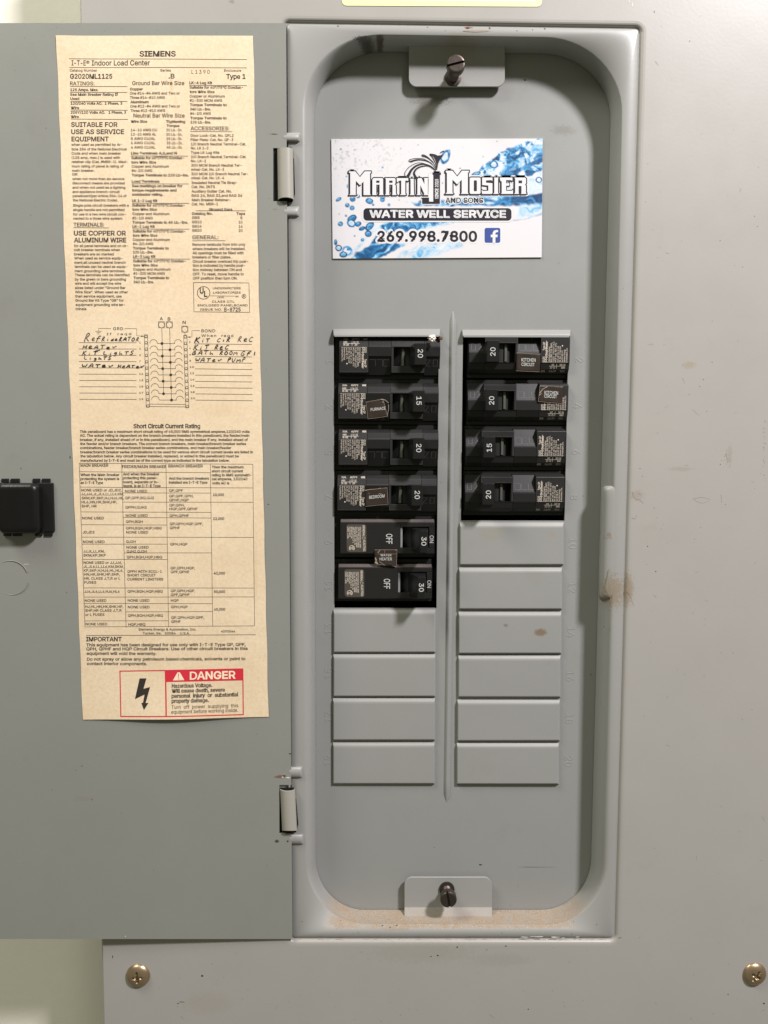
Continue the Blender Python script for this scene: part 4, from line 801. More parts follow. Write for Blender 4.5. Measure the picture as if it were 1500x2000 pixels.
for (qx, qy, ra, rb, st) in ((335, 165, 4, 28, .5), (343, 200, 5, 20, .3), (120, 1040, 6, 60, .3), (500, 1120, 5, 90, .25), (420, 800, 60, 20, .12)):
    q_ = PD(qx, qy); vs_ = nt.nodes.new('ShaderNodeVectorMath'); vs_.operation = 'SUBTRACT'; nt.links.new(g.outputs['Position'], vs_.inputs[0]); vs_.inputs[1].default_value = tuple(q_)
    vm = nt.nodes.new('ShaderNodeVectorMath'); vm.operation = 'MULTIPLY'; nt.links.new(vs_.outputs[0], vm.inputs[0]); vm.inputs[1].default_value = (1 / (ra * .000285), 0, 1 / (rb * .000285))
    ln = nt.nodes.new('ShaderNodeVectorMath'); ln.operation = 'LENGTH'; nt.links.new(vm.outputs[0], ln.inputs[0])
    mr = nt.nodes.new('ShaderNodeMapRange'); mr.inputs[1].default_value = 1.1; mr.inputs[2].default_value = .3; mr.inputs[3].default_value = 0; mr.inputs[4].default_value = st; nt.links.new(ln.outputs['Value'], mr.inputs[0])
    m3 = nt.nodes.new('ShaderNodeMix'); m3.data_type = 'RGBA'; m3.inputs[7].default_value = (.55, .40, .22, 1); nt.links.new(mr.outputs[0], m3.inputs[0]); nt.links.new(_p, m3.inputs[6]); _p = m3.outputs[2]
nt.links.new(_p, bs.inputs['Base Color'])
bp = nt.nodes.new('ShaderNodeBump'); bp.inputs['Strength'].default_value = 0.5; bp.inputs['Distance'].default_value = 0.0008
nt.links.new(nz(45, 4), bp.inputs['Height']); nt.links.new(bp.outputs[0], bs.inputs['Normal'])
mb.build('paper_sheet', pm, PAPER, smooth=True)
K1 = (100, 60, .28); K2 = (100, 380, .28); K3 = (100, 600, .44 / 1.5); K4 = (130, 880, .28); K5 = (130, 1200, .28)
pr = Print(SP, K1); rl = Print(SP, K1)   # text, rules
T = pr.text
LW = 3.4
def block(lines, cap, off, x1auto=None):
    for l in lines:
        T(l[2], l[0], l[1], l[3] if len(l) > 3 else None, cap=cap, off=off)
BO = 0.058; RG = 0.026
T('SIEMENS', 617, 181, 870, 36, off=0.055)
T('I-T-E', 143, 243, 243, 35, off=.02); T('®', 245, 236, 268, 26, off=.0); T('Indoor Load Center', 283, 243, 690, 35, off=.02)
block([(130, 286, 'Catalog Number', 322), (762, 287, 'Series', 836), (1207, 287, 'Enclosure', 1326)], 17, .01)
block([(132, 335, 'G2020ML1125', 427), (820, 335, '.B', 862), (1222, 336, 'Type 1', 1356)], 32, .05)
T('L1390', 980, 302, 1106, 27, off=-.012, sp=1.5)
T('RATINGS:', 132, 381, 302, 25, off=.015)
block([(134, 421, '125 Amps. Max.', 330), (133, 454, 'See Main Breaker Rating If', 467), (135, 483, 'Used', 197), (137, 516, '120/240 Volts AC.  1 Phase, 3', 497), (137, 547, 'Wire', 196),
       (137, 579, '208Y/120 Volts AC.   1 Phase, 3', 524), (138, 609, 'Wire', 194)], 17, BO)
block([(140, 671, 'SUITABLE FOR', 464), (141, 721, 'USE AS SERVICE', 510), (143, 772, 'EQUIPMENT', 402)], 31, .04)
block([(142, 804, 'when used as permitted by Ar-', 498), (143, 836, 'ticle 384 of the National Electrical', 529), (144, 865, 'Code and when main breaker', 488), (144, 895, '(125 amp. max.) is used with', 481),
       (145, 924, 'retainer clip (Cat. #MBR-1). Maxi-', 536), (146, 955, 'mum rating of panel is rating of', 506), (147, 985, 'main breaker.', 304), (148, 1012, 'OR', 186), (149, 1043, 'when not more than six service', 511),
       (150, 1073, 'disconnect means are provided', 514), (150, 1103, 'and when not used as a lighting', 518), (151, 1133, 'and appliance branch-circuit', 479), (152, 1162, 'panelboard(per Article 384-14 of', 527), (153, 1192, 'the National Electric Code).', 469)], 17, RG)
block([(566, 381, 'Ground Bar Wire Size', 930), (575, 607, 'Neutral Bar Wire Size', 932)], 27, .015)
block([(550, 417, 'Copper', 641), (553, 507, 'Aluminum', 681), (556, 643, 'Wire Size', 671), (802, 644, 'Tightening', 936), (806, 673, 'Torque', 896), (558, 864, 'Line Terminals A,B,and N', 878),
       (560, 897, 'Suitable for 60°/75°C Conduc-', 928), (560, 927, 'tors Wire Size', 733), (563, 1017, 'Torque Terminals to 135 Lb-ins.', 960), (563, 1060, 'Load Terminals', 756),
       (565, 1092, 'See markings on breaker for', 916), (565, 1122, 'torque requirements and', 875), (565, 1151, 'conductor rating.', 781), (565, 1195, 'LK 1-2 Lug Kit', 742)], 17, BO)
block([(550, 447, 'One #14-#4 AWG and Two or', 898), (551, 477, 'Three #14-#10 AWG', 793), (552, 537, 'One #12-#4 AWG and Two or', 900), (554, 568, 'Three #12-#10 AWG', 796),
       (557, 703, '14-10 AWG CU', 740), (557, 733, '12-10 AWG AL', 733), (557, 763, '8 AWG CU/AL', 728), (557, 793, '6 AWG CU/AL', 728), (557, 824, '4 AWG CU/AL', 728),
       (804, 703, '20 Lb.-In.', 915), (804, 734, '20 Lb.-In.', 915), (805, 764, '25 Lb.-In.', 915), (806, 794, '35 Lb.-In.', 916), (806, 824, '45 Lb.-In.', 916),
       (562, 956, 'Copper and Aluminum', 822), (562, 986, '#4-2/0 AWG', 706)], 18, RG)
block([(965, 373, 'LK-4 Lug Kit', 1124), (966, 405, 'Suitable for 60°/75°C Conduc-', 1338), (967, 436, 'tors Wire Size', 1140), (968, 527, 'Torque Terminals to', 1225), (969, 557, '340 Lb.-Ins.', 1114), (971, 619, 'Torque Terminals to', 1225), (973, 648, '135 Lb.-Ins.', 1115)], 17, BO)
block([(967, 467, 'Copper or Aluminum', 1211), (967, 497, '#1-300 MCM AWG', 1193), (970, 588, '#4-2/0 AWG', 1114), (974, 741, 'Door Lock-Cat. No. QFL2', 1273), (974, 771, 'Filler Plate-Cat. No. QF-3', 1271), (976, 801, '1/0 Branch Neutral Terminal-Cat.', 1360),
       (975, 829, 'No. LK 1-2', 1098), (975, 860, 'Type LK Lug Kits', 1174), (976, 890, '2/0 Branch Neutral Terminal-Cat.', 1362), (976, 919, 'No. LK-2', 1081), (977, 949, '300 MCM Branch Neutral Ter-', 1329), (978, 978, 'minal-Cat. No. LK-3', 1207),
       (978, 1009, '300 MCM 2/0 Branch Neutral Ter-', 1374), (979, 1037, 'minal-Cat. No. LK-4', 1207), (980, 1070, 'Insulated Neutral Tie Strap-', 1300), (980, 1099, 'Cat. No. INTS', 1143), (980, 1130, 'Auxiliary Gutter Cat. No.', 1261),
       (981, 1160, 'RAG 24, RAG 33,and RAG 36', 1333), (982, 1190, 'Main Breaker Retainer-', 1252)], 18, RG)
T('ACCESSORIES:', 973, 696, 1243, 26, off=.02)
for (x0, y0, x1, y1) in ((125, 197, 1366, 202), (128, 258, 1364, 260), (133, 389, 532, 391), (134, 430, 532, 432), (136, 493, 533, 495), (137, 554, 535, 556), (138, 617, 537, 620), (962, 382, 1366, 384), (972, 705, 1262, 706), (557, 875, 956, 876), (562, 1069, 960, 1070), (565, 1204, 962, 1205)):
    rl.line([(x0, y0), (x1, y1)], LW)
pr.tr = K2; rl.tr = K2
block([(154, 85, 'Single pole circuit breakers with a', 542), (155, 116, 'single handle are not permitted', 512), (155, 147, 'for use in a two wire circuit con-', 521), (156, 176, 'nected to a three wire system', 497),
       (161, 367, 'for all panel terminals and on cir-', 538), (161, 395, 'cuit breaker terminals when', 481), (162, 425, 'breakers are so marked', 438), (163, 453, 'When used as service equip-', 500), (163, 483, 'ment,all unused neutral branch', 520),
       (165, 512, 'terminals can be used as equip-', 533), (166, 542, 'ment grounding wire terminals.', 519), (167, 570, 'These terminals can be identified', 547), (167, 600, 'by the green or bare grounding', 523), (167, 629, 'wire and will accept the wire', 490),
       (168, 659, 'sizes listed under "Ground Bar', 520), (168, 689, 'Wire Size". When used as other', 536), (169, 718, 'than service equipment, use', 493), (170, 747, 'Ground Bar Kit Type "GB" for', 507), (172, 777, 'equipment grounding wire ter-', 516), (172, 806, 'minals', 247)], 17, RG)
T('TERMINALS:', 158, 224, 371, 26, off=.022)
block([(160, 286, 'USE COPPER OR', 523), (161, 334, 'ALUMINUM WIRE', 525)], 31, .045)
block([(566, 84, 'Suitable for 60°/75°C Conduc-', 933), (567, 113, 'tors Wire Size', 737), (568, 203, 'Torque Terminals to 45 Lb.-Ins.', 956), (568, 232, 'LK-2 Lug Kit', 723), (569, 265, 'Suitable for 60°/75°C Conduc-', 937), (570, 294, 'tors Wire Size', 741),
       (571, 383, 'Torque Terminals to', 821), (572, 411, '135 Lb.-Ins.', 714), (572, 441, 'LK-3 Lug Kit', 728), (573, 473, 'Suitable for 60°/75°C Conduc-', 939), (574, 502, 'tors Wire Size', 744), (575, 590, 'Torque Terminals to', 825), (575, 619, '340 Lb.-Ins.', 718),
       (982, 142, 'Catalog No.', 1127), (1293, 143, 'Taps', 1354), (1103, 113, 'Ground Bars', 1264)], 17, BO)
block([(568, 144, 'Copper and Aluminum', 825), (567, 174, '#2-1/0 AWG', 709), (570, 324, 'Copper and Aluminum', 828), (570, 353, '#4-2/0 AWG', 713), (573, 531, 'Copper and Aluminum', 832), (574, 560, '#1-300 MCM AWG', 793),
       (981, 76, 'Cat. No. MBR-1', 1165), (983, 171, 'GB5', 1036), (983, 201, 'GB10', 1050), (984, 231, 'GB14', 1050), (984, 260, 'GB20', 1050), (1320, 173, '5', 1335), (1309, 203, '10', 1335), (1309, 233, '14', 1336), (1309, 262, '20', 1336),
       (986, 358, 'Remove twistouts from trim only', 1356), (986, 388, 'where breakers will be installed.', 1355), (987, 417, 'All openings must be filled with', 1343), (987, 446, 'breakers or filler plates.', 1256), (988, 476, 'Circuit breaker overload trip posi-', 1374), (988, 504, 'tion is indicated by handle posi-', 1352),
       (988, 534, 'tion midway between ON and', 1330), (988, 564, 'OFF. To reset, move handle to', 1344), (989, 593, 'OFF position then turn ON.', 1300)], 18, RG)
T('GENERAL:', 985, 312, 1168, 26, off=.02)
for (x0, y0, x1, y1) in ((157, 232, 403, 234), (565, 61, 961, 62), (567, 241, 964, 242), (571, 449, 968, 451), (1010, 114, 1356, 115), (985, 323, 1216, 323)):
    rl.line([(x0, y0), (x1, y1)], LW)
rl.line([(993, 614), (1380, 617), (1385, 822), (997, 818), (993, 614)], 3.2)
rl.ring(1064, 686, 44, 4, n=28)
T('U', 1037, 690, 1064, 40, off=.05); T('L', 1067, 713, 1090, 38, off=.05)
block([(1128, 661, 'UNDERWRITERS', 1322), (1130, 691, 'LABORATORIES', 1322), (1122, 754, 'CLASS CTL', 1280), (1023, 780, 'ENCLOSED PANELBOARD', 1371), (1040, 809, 'ISSUE NO.', 1192)], 14, .01)
block([(1160, 722, 'LISTED', 1206), (1285, 716, 'INC', 1308)], 9, .02)
rl.line([(1108, 707), (1280, 709)], 2.5); rl.ring(1345, 710, 14, 3, n=16); T('R', 1338, 717, 1352, 14, off=.03)
T('B-8725', 1208, 815, 1322, 26, off=.045)
# wiring diagram
pr.tr = K3; rl.tr = K3
T('A', 724, 87, 745, 21, off=.01); T('B', 777, 89, 795, 21, off=.01); T('N', 876, 112, 897, 21, off=.01)
T('GRD', 413, 153, 480, 19, off=.01, sp=1.2); T('If  reqd', 370, 186, 534, 15, off=.005, sp=1.6); T('BOND', 1001, 167, 1093, 19, off=.01, sp=1.2); T('When  reqd', 1001, 198, 1213, 17, off=.005, sp=1.4)
for (cx, cy) in ((736, 118), (788, 118), (891, 147)):
    rl.line([(cx - 21, cy - 21), (cx + 21, cy - 21), (cx + 21, cy + 20), (cx - 21, cy + 20), (cx - 21, cy - 21)], 2.6); rl.ring(cx, cy, 20, 3.2)
rl.line([(738, 139), (750, 577)], 2.6); rl.line([(790, 139), (802, 617)], 2.6); rl.line([(891, 168), (893, 186)], 2.6)
for k in range(10):
    yl = 242 + (611 - 242) / 9 * k; bx = 739 + 1.3 * k if k % 2 == 0 else 791 + 1.3 * k
    yy = 242 + 41.8 * k; sx = 1.3 * k
    rl.disc(bx, yy, 9.5)
    rl.ring(683 + sx, yy - 2, 25, 2.6, n=12, a0=180, a1=360, ry=24); rl.line([(708 + sx, yy - 2), (714 + sx, yy)], 2.6); rl.line([(712 + sx, yy), (825 + sx, yy)], 2.6)
    rl.ring(846 + sx, yy - 2, 25, 2.6, n=12, a0=180, a1=345, ry=24); rl.line([(821 + sx, yy - 2), (825 + sx, yy)], 2.6)
for (xa, ya, xb, yb, n) in ((632, 194, 645, 656, 12), (894, 197, 907, 660, 12)):
    for s in (-11, 11): rl.line([(xa + s, ya - 10), (xb + s, yb + 8)], 2.4)
    for k in range(n):
        t = k / (n - 1); rl.ring(xa + (xb - xa) * t, ya + (yb - ya) * t, 8, 2.4, n=12)
        if k in (0, n - 1): rl.line([(xa + (xb - xa) * t - 11, ya + (yb - ya) * t - 10 + 19 * (k > 0)), (xa + (xb - xa) * t + 11, ya + (yb - ya) * t - 10 + 19 * (k > 0))], 2.6)
        rl.line([(xa + (xb - xa) * t - 11, ya + (yb - ya) * t + 10), (xa + (xb - xa) * t + 11, ya + (yb - ya) * t + 10)], 2)
rl.line([(656, 645), (897, 648)], 2.4); rl.line([(656, 661), (897, 664)], 2.4)
rl.line([(316, 160), (316, 142), (398, 142)], 2.4); rl.line([(490, 143), (570, 143), (571, 190), (600, 193)], 2.4); rl.line([(600, 193), (620, 194)], 9, w1=1)
for i, hw in enumerate((22, 14, 7)): rl.line([(316 - hw, 160 + 9 * i), (316 + hw, 160 + 9 * i)], 2.2)
rl.line([(991, 156), (938, 156), (938, 199), (925, 199)], 2.4); rl.line([(928, 199), (906, 199)], 9, w1=1)
for k in range(10):
    y = 236 + 41.9 * k; rl.line([(184 + k * .6, y), (569, y + 1)], 2.6)
    T(str(2 * k + 1), 588 if k < 5 else 587, y + 5, 597 if k < 5 else 614, 11, off=.015)
    y = 246 + 41.6 * k; rl.line([(957 + k * .5, y - 2), (1336 + k * .6, y + 2)], 2.6)
    T(str(2 * k + 2), 919 + k * 1.2, y - 8, (928 if k < 4 else 947) + k * 1.2, 11, off=.015)
T('Short Circuit Current Rating', 549, 805, 993, 27, off=.055)
block([(192, 836, 'This panelboard has a maximum short circuit rating of 65,000 RMS symmetrical amperes,120/240 volts', 1322), (192, 862, 'AC. The actual rating is dependent on the branch breakers installed in this panelboard, the feeder/main', 1320),
       (193, 890, 'breaker, if any, installed ahead of or in this panelboard, and the main breaker if any, installed ahead of', 1310), (194, 917, 'the feeder and/or branch breakers. The correct branch breakers, main breaker/branch breaker series', 1298),
       (194, 944, 'combinations, feeder breaker/branch breaker series combinations, and main breaker/feeder', 1199), (195, 972, 'breaker/branch breaker series combinations to be used for various short circuit current levels are listed in', 1344),
       (196, 999, 'the tabulation below. Any circuit breaker installed, replaced, or added in this panelboard must be', 1250), (197, 1028, 'manufactured by I-T-E and must be of the correct type as indicated in the tabulation below.', 1189)], 16, .045)
# table
pr.tr = K4; rl.tr = K4
def px_(y): return 90 + (y - 88) * .0345
def c1(y): return 386 + (y - 90) * .0265
def c2(y): return 694 + (y - 90) * .0165
def c3(y): return 1004 + (y - 90) * .0145
def c4(y): return 1300 + (y - 94) * .0105
for f, a, b in ((px_, 88, 1229), (c1, 90, 1234), (c2, 91, 1230), (c3, 93, 1225), (c4, 94, 1222)): rl.line([(f(a), a), (f(b), b)], 2.6)
for (f, g, y, z) in ((px_, c4, 88, 95), (px_, c3, 147, 154), (px_, c1, 254, 257), (c1, c4, 257, 260), (c1, c3, 295, 296), (c1, c4, 359, 360), (px_, c3, 427, 431), (c1, c3, 466, 470), (px_, c2, 516, 519), (px_, c4, 603, 605), (px_, c2, 652, 652), (c1, c3, 713, 713), (px_, c2, 758, 759), (px_, c4, 957, 958),
                     (px_, c4, 1021, 1020), (px_, c3, 1065, 1067), (c1, c3, 1124, 1122), (px_, c2, 1187, 1186), (px_, c4, 1229, 1222)):
    rl.line([(f(y), y), (g(z), z)], 2.6)
rl.line([(137 , 1289), (1320, 1284)], 3.2)
block([(99, 112, 'MAIN BREAKER', 294), (389, 121, 'FEEDER/MAIN BREAKER', 697), (711, 117, 'BRANCH BREAKER', 951)], 19, .03)
block([(1014, 123, 'Then the maximum', 1235), (1014, 151, 'short circuit current', 1232), (1014, 179, 'rating in RMS symmetri-', 1290), (1015, 206, 'cal amperes, 120/240', 1262), (1016, 235, 'volts AC is', 1136),
       (99, 177, 'When the Main Breaker', 370), (99, 205, 'protecting the system is', 369), (100, 232, 'an I-T-E Type', 256), (394, 172, 'And when the breaker', 648), (394, 199, 'protecting this panel-', 634), (395, 227, 'board, separate or in-', 642), (396, 254, 'tegral, is an I-T-E Type', 657),
       (714, 202, 'And the branch breakers', 994), (714, 230, 'installed are I-T-E Type', 983),
       (1022, 316, '10,000', 1099), (1023, 483, '22,000', 1101), (1028, 863, '42,000', 1106), (1029, 992, '50,000', 1107), (1030, 1115, '65,000', 1107)], 17, .045)
block([(105, 284, 'NONE USED or JD,JD2,', 387), (105, 311, 'JJ,JJ6,JL,JL6,LL,LL6,KM,', 401), (107, 339, 'SKM,KP,SKP,HJ,HJ6,HL,', 403), (107, 367, 'HL6,HN,HK,SHK,HP,', 354), (107, 395, 'SHP, HR', 212), (111, 479, 'NONE USED', 262), (114, 577, 'JD,JD2', 197), (117, 644, 'NONE USED', 268),
       (119, 710, 'JJ,JL,LL,KM,', 267), (119, 738, 'SKM,KP,SKP', 275), (121, 789, 'NONE USED or JJ,JJ6,', 389), (121, 817, 'JL,JL6,LL,LL6,KM,SKM,', 399), (122, 844, 'KP,SKP,H,HJ6,HL,HL6,', 398), (123, 871, 'HN,HK,SHK,HP,SHP,', 373), (124, 899, 'HR, CLASS J,T,R or L', 376), (125, 927, 'FUSES', 209),
       (126, 991, 'JJ6,JL6,LL6,HJ6,HL6', 371), (129, 1054, 'NONE USED', 279), (131, 1096, 'HJ,HL,HN,HK,SHK,HP,', 397), (131, 1123, 'SHP,HR CLASS J,T,R', 385), (132, 1152, 'or L FUSES', 265), (134, 1218, 'NONE USED', 284),
       (410, 291, 'NONE USED', 563), (411, 338, 'QP,QPP,BQ,QJ2', 611), (412, 404, 'QPPH,QJH2', 560), (414, 461, 'NONE USED', 567), (415, 504, 'QPH,BQH', 532), (416, 549, 'QPH,BQH,HQP,HBQ', 664), (417, 578, 'NONE USED', 570), (418, 643, 'QJ2H', 483), (419, 683, 'NONE USED', 573),
       (421, 711, 'QJH2,QJ2H', 560), (421, 751, 'QPH,BQH,HQP,HBQ', 668), (425, 851, 'QPPH WITH SCCL-1', 665), (425, 877, 'SHORT CIRCUIT', 623), (425, 905, 'CURRENT LIMITERS', 675), (427, 990, 'QPH,BQH,HQP,HBQ', 672), (428, 1053, 'NONE USED', 579), (429, 1099, 'NONE USED', 580), (430, 1158, 'QPH,BQH,HQP,HBQ', 674), (432, 1220, 'HQP,HBQ', 551),
       (716, 287, 'QP,QPF', 812), (717, 325, 'QP,QPF,QPH,', 887), (717, 353, 'QPHF,HQP', 852), (718, 389, 'QP,QPH,', 824), (718, 415, 'HQP,QPF,QPHF', 914), (719, 462, 'QPH,QPHF', 854), (721, 519, 'QP,QPH,HQP,QPF,', 953), (721, 547, 'QPHF', 791), (724, 661, 'QPH,HQP', 844),
       (726, 827, 'QP,QPH,HQP,', 897), (727, 854, 'QPF,QPHF', 858), (728, 986, 'QP,QPH,HQP,', 898), (728, 1013, 'QPF,QPHF', 859), (729, 1053, 'HQP', 783), (729, 1098, 'QPH,HQP', 846), (732, 1172, 'QP,QPH,HQP,QPF,', 961), (732, 1200, 'QPHF', 797)], 17, .022)
pr.tr = K5; rl.tr = K5
block([(503, 111, 'Siemens Energy & Automation, Inc.', 907), (533, 138, 'Tucker, Ga.   30084    U.S.A.', 860), (1078, 125, '4093544', 1176)], 16, .02)
T('IMPORTANT', 137, 186, 386, 29, off=.045)
for (x, y, t, x1, sl) in ((138, 222, 'This equipment has been designed for use only with I-T-E Type QP, QPF,', 1250, -.003), (139, 250, 'QPH, QPHF and HQP Circuit Breakers. Use of other circuit breakers in this', 1264, -.003), (141, 281, 'equipment will void the warranty.', 629, 0), (143, 321, 'Do not spray or allow any petroleum based chemicals, solvents or paint to', 1248, -.003), (143, 352, 'contact interior components.', 563, 0)):
    T(t, x, y, x1, 20, off=.035, slope=sl * 1.0)
SL = -.0165
for (x, y, t, x1) in ((737, 507, 'Hazardous Voltage.', 1018), (737, 541, 'Will cause death, severe', 1106), (737, 576, 'personal  injury  or  substantial', 1200), (738, 610, 'property damage.', 995)): T(t, x, y, x1, 25, off=.06, slope=SL)
for (x, y, t, x1) in ((737, 652, 'Turn  off  power  supplying  this', 1199), (737, 684, 'equipment before working inside.', 1198)): T(t, x, y, x1, 24, off=.002, slope=SL)
rl.poly([(512, 444), (560, 443), (540, 515), (586, 503), (556, 613), (577, 611), (545, 661), (526, 612), (538, 611), (548, 555), (481, 587)])
pr.build('printed_text', M_INK, PAPER); rl.build('printed_lines', M_INK, PAPER)
rd = Print(SP, K5); rd.e = 8e-5
for seg in (((370, 394), (1232, 379)), ((1230, 378), (1234, 697)), ((1236, 696), (380, 707)), ((383, 708), (374, 393))): rd.line(list(seg), 7)
rd.line([(692, 389), (702, 703)], 9); rd.quad([(690, 388), (1232, 379), (1233, 459), (694, 468)], 6e-5)
rd.build('danger_box', M_RED, PAPER)
dg = Print(SP, K5); dg.e = 12e-5
dg.text('DANGER', 862, 450, 1181, 50, off=.055, slope=SL)
dg.line([(785, 405), (752, 452), (817, 450), (785, 405)], 18); dg.poly([(785, 400), (748, 455), (822, 453)])
dg.build('printed_warning', simple('cream_ink', (0.84, 0.70, 0.52), .6), PAPER)
ex = Print(SP, K5); ex.e = 17e-5; ex.line([(784, 410), (784, 438)], 5, w1=3); ex.disc(784, 447, 3); ex.build('printed_mark', M_RED, PAPER)

# handwriting in pen
GL = {  # strokes in a unit box, y up
 'A': [[(0, 0), (.45, 1), (.8, .95), (.85, 0)], [(.1, .4), (.85, .45)]],
 'B': [[(.1, 0), (.3, 1), (.7, .95), (.75, .65), (.3, .5), (.8, .4), (.8, .05), (.05, 0)]],
 'C': [[(.9, .85), (.6, 1), (.2, .6), (.1, .2), (.4, 0), (.9, .15)]],
 'E': [[(.9, .9), (.3, .85), (.2, .5), (.7, .5), (.2, .5), (.1, .1), (.9, .05)]],
 'F': [[(.3, -.1), (.35, .9), (1, 1)], [(.2, .5), (.8, .55)]],
 'G': [[(.9, .85), (.5, 1), (.1, .4), (.3, 0), (.85, .05), (.85, .4), (.5, .4)]],
 'H': [[(.15, -.05), (.25, 1)], [(.1, .5), (.9, .55)], [(.8, 0), (.9, 1)]],
 'I': [[(.5, 0), (.5, .8)]], 'L': [[(.2, 1), (.15, .05), (.9, .1)]],
 'K': [[(.1, -.1), (.3, 1)], [(.9, 1), (.2, .45), (.9, 0)]],
 'M': [[(.05, 0), (.2, .9), (.5, .3), (.85, 1), (.95, 0)]],
 'O': [[(.5, .9), (.1, .6), (.15, .1), (.6, .05), (.9, .45), (.7, .85), (.4, .85)]],
 'P': [[(.2, 0), (.3, 1), (.8, 1), (.85, .65), (.3, .5)]],
 'R': [[(.15, -.05), (.3, 1), (.75, 1), (.8, .7), (.25, .45), (.9, 0)]],
 'S': [[(.9, .95), (.35, .95), (.25, .6), (.8, .4), (.7, .05), (.1, 0)]],
 'T': [[(.05, .9), (1, .98)], [(.5, .9), (.45, 0)]],
 'U': [[(.1, .9), (.15, .1), (.6, .05), (.85, .9)]], 'W': [[(.05, .9), (.2, .05), (.5, .6), (.65, .05), (1, .95)]],
 'e': [[(.15, .3), (.8, .45), (.6, .7), (.25, .6), (.1, .2), (.4, 0), (.9, .15)]],
 'f': [[(.9, .95), (.5, 1), (.35, .6), (.2, -.15)], [(.1, .5), (.8, .6)]],
 'r': [[(.15, .65), (.35, .05), (.6, .5), (.95, .75)]], 'i': [[(.5, .5), (.45, 0)], [(.52, .75), (.55, .8)]],
 'd': [[(.7, .45), (.3, .45), (.15, .1), (.6, .05), (.85, 1), (.8, 0)]],
 'g': [[(.75, .6), (.3, .6), (.2, .25), (.7, .25), (.8, .6), (.65, -.3), (.2, -.25)]],
 'h': [[(.2, 1), (.15, 0), (.5, .5), (.75, .4), (.8, 0)]], 'n': [[(.2, .6), (.15, 0), (.5, .55), (.8, .45), (.85, 0)]], ' ': []}
hw = Print(SP, (140, 630, .12)); hw.e = 16e-5
def write(s, x0, x1, yb, h, slant=.22, y1=None, wd=12.5):
    n = len(s); cw = (x1 - x0) / n; y1 = yb if y1 is None else y1
    for i, ch in enumerate(s):
        ox = x0 + cw * i; base_ = yb + (y1 - yb) * i / n + random.uniform(-5, 5); ox += random.uniform(-4, 4); hh = h * random.uniform(.85, 1.15)
        for st in GL.get(ch) or GL.get(ch.upper(), []):
            pts = [(ox + cw * (.05 + .80 * p[0]) + slant * hh * p[1] + random.uniform(-2, 2), base_ - hh * p[1] + random.uniform(-2, 2)) for p in st]
            q = []
            for a, b in zip(pts, pts[1:]): q += [(a[0] + (b[0] - a[0]) * t, a[1] + (b[1] - a[1]) * t) for t in (0, .5)]
            q.append(pts[-1])
            if len(q) > 4: q = [q[0]] + [((q[k - 1][0] + 2 * q[k][0] + q[k + 1][0]) / 4, (q[k - 1][1] + 2 * q[k][1] + q[k + 1][1]) / 4) for k in range(1, len(q) - 1)] + [q[-1]]
            hw.line(q, wd * random.uniform(.75, 1.15))
write('R', 195, 310, 300, 118, wd=13); write('e', 315, 385, 300, 75); write('f', 385, 490, 300, 95); write('RideRATOR', 485, 1110, 300, 62, y1=305)
write('HeATer', 170, 740, 432, 66); hw.line([(385, 462), (470, 445)], 11)
write('KiT', 160, 430, 530, 72, wd=13); write('LighTS', 505, 1020, 528, 60)
write('LighTS', 190, 660, 605, 52); write('WATer', 160, 690, 730, 62); write('HeATer', 740, 1190, 738, 52)
hw.build('pen_writing', M_PEN, PAPER)
hw = Print(SP, (350, 630, .12)); hw.e = 16e-5
write('K', 240, 350, 330, 90, wd=16); write('iT', 350, 500, 325, 70); write('CiR', 605, 840, 312, 66); write('Rec', 945, 1205, 312, 90)
write('KiT', 230, 490, 440, 72, wd=13); write('Rec', 570, 810, 440, 75); write('BATh', 205, 575, 525, 66, wd=13); write('ROOM', 645, 955, 525, 60); write('GFI', 985, 1270, 535, 70)
write('WATer', 255, 700, 640, 62, wd=13); write('PUMP', 770, 1090, 645, 68)
hw.build('pen_writing', M_PEN, PAPER)
# ------------------------------------------------------------------ business card magnet
HC = H_DEAD + 0.0007
def SCd(x, y, e=0.0): return P(x, y, HC + e)
CQ = [(647, 271.5), (1060, 270.5), (1058, 502.5), (650, 505)]
c0 = P(854, 504, HC)
CARD = thing('business_card', 'white and blue water well service card stuck above the breakers', 'business card', tuple(c0))
mb = MB(); mb.loft([[P(x, y, HC - 0.0006) for x, y in CQ], [P(x, y, HC) for x, y in CQ]], cap0=True)
mb.build('card_stock', M_CWHITE, CARD)
# printed water picture: colours held by the points of a fine sheet, in card coordinates (zoomed pixels)
NX, NY = 330, 188
U, V = np.meshgrid(np.linspace(0, 1, NX + 1), np.linspace(0, 1, NY + 1))
CXx = 55 + U * 1378; CYy = 70 + V * 780
rg = np.random.RandomState(3)
def vnoise(x, y, s):
    r = rg.rand(64, 64); xi = x / s; yi = y / s; a = np.floor(xi).astype(int); b = np.floor(yi).astype(int); fx = xi - a; fy = yi - b
    fx = fx * fx * (3 - 2 * fx); fy = fy * fy * (3 - 2 * fy); g = lambda i, j: r[j % 64, i % 64]
    return (g(a, b) * (1 - fx) + g(a + 1, b) * fx) * (1 - fy) + (g(a, b + 1) * (1 - fx) + g(a + 1, b + 1) * fx) * fy
def fbm(x, y, s, o=4):
    t = 0; am = 1; n = 0
    for k in range(o): t = t + am * vnoise(x + 37 * k, y + 91 * k, s / 2 ** k); n += am; am *= .55
    return t / n
